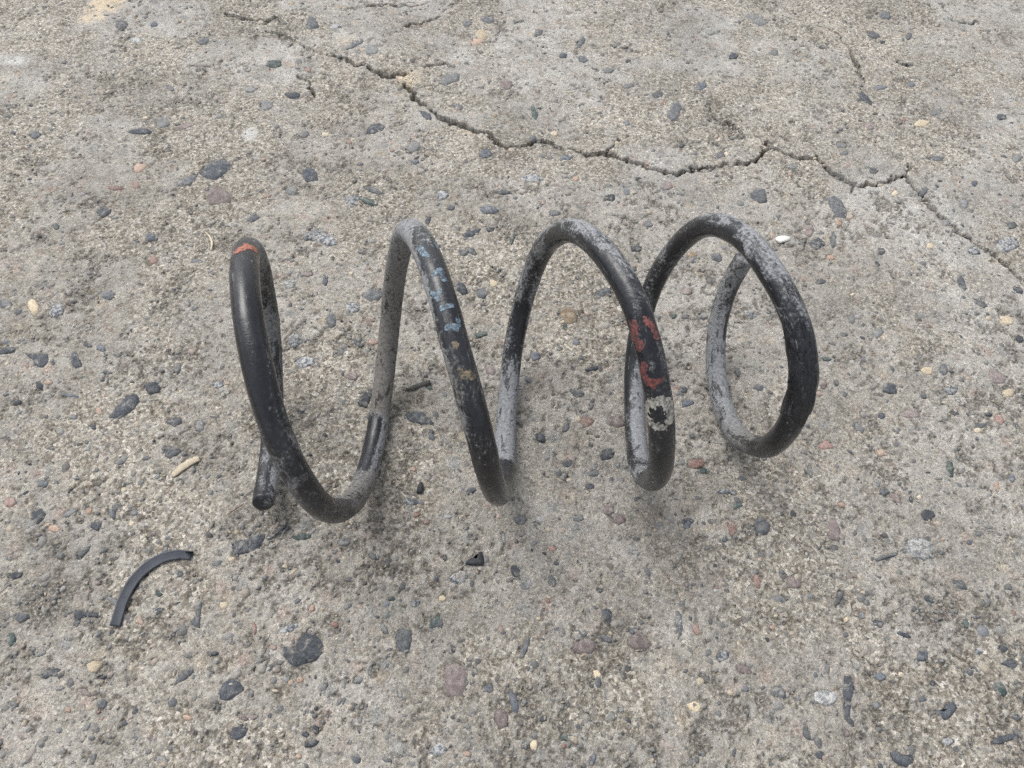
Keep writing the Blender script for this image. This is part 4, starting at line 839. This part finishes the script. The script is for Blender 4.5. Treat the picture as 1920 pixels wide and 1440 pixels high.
for i, t in enumerate(np.linspace(0, 1, 7)):
    w = 1.5 * (1 - t) ** .7 + .06
    c = a + ax * L_ * t - sd * .8 * math.sin(t * 2.4)
    for u_, v_ in ((-1, -.4), (1, -.4), (1, .4), (-1, .4)):
        V.append(c + sd * w * .5 * u_ + up * w * v_)
for i in range(6):
    for q in range(4):
        Q.append((i * 4 + q, i * 4 + (q + 1) % 4, i * 4 + 4 + (q + 1) % 4, i * 4 + 4 + q))
Q += [(3, 2, 1, 0), (24, 25, 26, 27)]
me = mesh_np("sliver", V, Q)
fattr(me, "dust", np.full(28, .1)); fattr(me, "warm", np.full(28, .3)); fattr(me, "rust", np.zeros(28)); vattr(me, "wv", np.array(V) * MM)
link("sliver", me, M_SLEEVE, slv)


# ------------------------------------------------------------------ loose things on the slab
def gz(x, y):
    x, y = np.atleast_1d(np.asarray(x, float)), np.atleast_1d(np.asarray(y, float))
    return base_height(x, y) - 1.0 + .45


def place(name, v, quads, tris, mat, label, cat, smooth=False):
    v = np.asarray(v, float)
    c = np.array([v[:, 0].mean(), v[:, 1].mean(), v[:, 2].min()])
    o = link(name, mesh_np(name, v - c, quads, tris), mat, smooth=smooth)
    o.location = c * MM
    return tag(o, label, cat)


# curved strip of black rubber
out_ = np.array([[-198.9,67.0],[-199.6,74.6],[-199.8,82.3],[-198.6,89.8],[-195.8,96.4],[-191.1,102.6],[-184.9,106.7],[-178.0,109.0],[-172.6,108.9]])
inn_ = np.array([[-193.6,66.9],[-194.3,73.3],[-194.6,79.9],[-193.7,86.7],[-191.6,92.6],[-187.2,98.2],[-182.1,102.1],[-175.7,104.1],[-171.0,104.3]])
def resample(P, m):
    P = np.column_stack([P, np.zeros(len(P))])
    return catmull(P, m)[0][:, :2]
m_ = 41
A, B = resample(out_, m_), resample(inn_, m_)
hgt = gz((A + B)[:, 0] / 2, (A + B)[:, 1] / 2)
hgt = np.convolve(np.pad(hgt, 6, mode='edge'), np.ones(13) / 13, 'valid') + .35
prof = [(0.0, 0.0), (.0, 1.5), (.06, 1.75), (.15, 1.62), (.22, 1.28), (.92, 1.15), (1.0, .95), (1.0, 0.0)]   # raised lip on the outer edge
V, Q = [], []
for i in range(m_):
    for a_, z_ in prof:
        p = A[i] * (1 - a_) + B[i] * a_
        V.append((p[0] + rng.uniform(-.05, .05), p[1] + rng.uniform(-.05, .05), hgt[i] + z_ * (1 + .06 * math.sin(i * .9)) + rng.uniform(-.04, .04)))
npf = len(prof)
for i in range(m_ - 1):
    for q in range(npf):
        a_, b_ = i * npf + q, i * npf + (q + 1) % npf
        Q.append((b_, a_, a_ + npf, b_ + npf))
V = np.array(V)
# torn far end: a bite in the middle and a point on the lip side
e = (m_ - 1) * npf
dirx = (A[-1] - A[-3]); dirx /= np.linalg.norm(dirx)
for q, ext_ in enumerate((3.6, 4.2, 3.0, -.6, -1.6, .4, 1.4, 1.2)):
    V[e + q, :2] += dirx * ext_
V[e + 1, 2] += .5
T_ = []
for f0, rev in ((0, False), (e, True)):
    for q in range(1, npf - 1):
        T_.append((f0, f0 + q, f0 + q + 1) if not rev else (f0, f0 + q + 1, f0 + q))
M_RUB = plain_material("black_rubber", (.046, .052, .066), (.078, .085, .102), 90, .5, .00018, .45)
place("rubber_strip", V, Q, T_, M_RUB, "curved strip of black rubber with one torn end beside the spring", "rubber strip")


def tube_thing(name, pts, radii, mat, label, cat, flat=1.0, n=8, lift=.6):
    pts = np.array(pts, float)
    P3 = np.column_stack([pts, gz(pts[:, 0], pts[:, 1])])
    m = 14
    c, t = catmull(P3, m)
    r = np.interp(t, np.arange(len(radii)), radii)
    V, Q = [], []
    for i in range(m):
        tg = c[min(i + 1, m - 1)] - c[max(i - 1, 0)]; tg /= np.linalg.norm(tg)
        sd = np.cross(tg, (0, 0, 1)); sd /= np.linalg.norm(sd)
        for q in range(n):
            an = 2 * math.pi * q / n
            j = rng.uniform(.85, 1.15)
            V.append(c[i] + sd * r[i] * math.cos(an) * j + np.array((0, 0, 1)) * (r[i] * flat * (math.sin(an) * j + .9) + lift))
    for i in range(m - 1):
        for q in range(n):
            a_, b_ = i * n + q, i * n + (q + 1) % n
            Q.append((a_, b_, b_ + n, a_ + n))
    T = [(0, q + 1, q) for q in range(1, n - 1)] + [((m - 1) * n, (m - 1) * n + q, (m - 1) * n + q + 1) for q in range(1, n - 1)]
    return place(name, V, Q, T, mat, label, cat)


M_STRAW = plain_material("dry_straw", (.50, .42, .30), (.70, .62, .48), 300, .7)
M_WOOD = plain_material("pale_wood", (.40, .34, .25), (.56, .49, .38), 500, .8)
M_TWIG = plain_material("brown_twig", (.090, .050, .028), (.20, .115, .065), 500, .8)
M_CHAR = plain_material("charred_wood", (.035, .036, .036), (.16, .155, .145), 420, .85, .0006)
M_BLACK = plain_material("black_crumb", (.018, .020, .024), (.045, .048, .055), 400, .55, .0006)
M_WHITE = plain_material("white_chip", (.66, .65, .60), (.80, .79, .75), 500, .8, .0004)
tube_thing("straw_husk", [(-239, 350.5), (-233.3, 344.9), (-229.6, 338.2), (-228.7, 332.8)], (.25, .7, .9, .5), M_STRAW, "pale curled straw husk on a dirty patch behind the spring's left end", "straw", .6, 6)
tube_thing("wood_sliver", [(-195.6, 152.3), (-192.0, 157.6), (-188.0, 162.0), (-183.7, 165.0)], (1.6, 2.6, 2.6, 1.8), M_WOOD, "tan elongated wood sliver left of the spring's cut end", "wood sliver", .26, 8, .0)
tube_thing("twig", [(-157.2, 131.0), (-153.4, 134.9), (-149.5, 138.6)], (.2, .34, .25), M_TWIG, "tiny brown twig just below the spring's cut end", "twig", 1, 6)
tube_thing("charred_stick", [(-68.1, 224.0), (-63.0, 226.6), (-58.0, 229.6), (-53.5, 231.8)], (1.2, 1.5, 1.7, 1.2), M_CHAR, "charred grey black stick between the first and second coils", "charred stick", .42, 7, .0)


def lump_thing(name, pts, h, mat, label, cat):
    p = np.array(pts, float)
    if np.dot(p[:, 0], np.roll(p[:, 1], -1)) - np.dot(p[:, 1], np.roll(p[:, 0], -1)) < 0: p = p[::-1]
    n = len(p); c = p.mean(0); z = gz(*c)[0] - .1
    v = np.concatenate([np.column_stack([p, np.full(n, z - .3)]),
                        np.column_stack([c + (p - c) * 1.03, z + h * rng.uniform(.35, .7, n)]),
                        np.column_stack([c + (p - c) * .6, z + h * rng.uniform(.8, 1.1, n)]),
                        [[c[0], c[1], z + h]]])
    t = []
    for i in range(n):
        j = (i + 1) % n
        for a_ in (0, n): t += [(a_ + i, a_ + j, a_ + n + j), (a_ + i, a_ + n + j, a_ + n + i)]
        t.append((2 * n + i, 2 * n + j, 3 * n))
        if 0 < i < n - 1: t.append((0, i + 1, i))
    return place(name, v, None, t, mat, label, cat)


lump_thing("white_chip", [(196.8, 387.4), (200.5, 390.6), (204.5, 391.4), (209.5, 390.8), (208.5, 387.5), (204, 385.6), (199.9, 383.4)], 1.5, M_WHITE, "bright white flat chip behind the spring's right end", "chip")
lump_thing("rubber_crumb", [(-18.5, 113.6), (-13.2, 113.0), (-8.4, 113.3), (-8.6, 116.6), (-10.2, 121.0), (-11.8, 120.4), (-12.0, 117.0), (-15.5, 116.6)], 1.5, M_BLACK, "black rubber crumb with a raised spur in front of the second coil", "rubber crumb")
lump_thing("black_chip", [(-51.6, 153.6), (-48.4, 153.4), (-47.6, 156.0), (-49.0, 160.4), (-50.4, 160.2), (-51.4, 157.0)], 2.2, M_BLACK, "small pointed black chip between first and second coils near their bottoms", "chip")
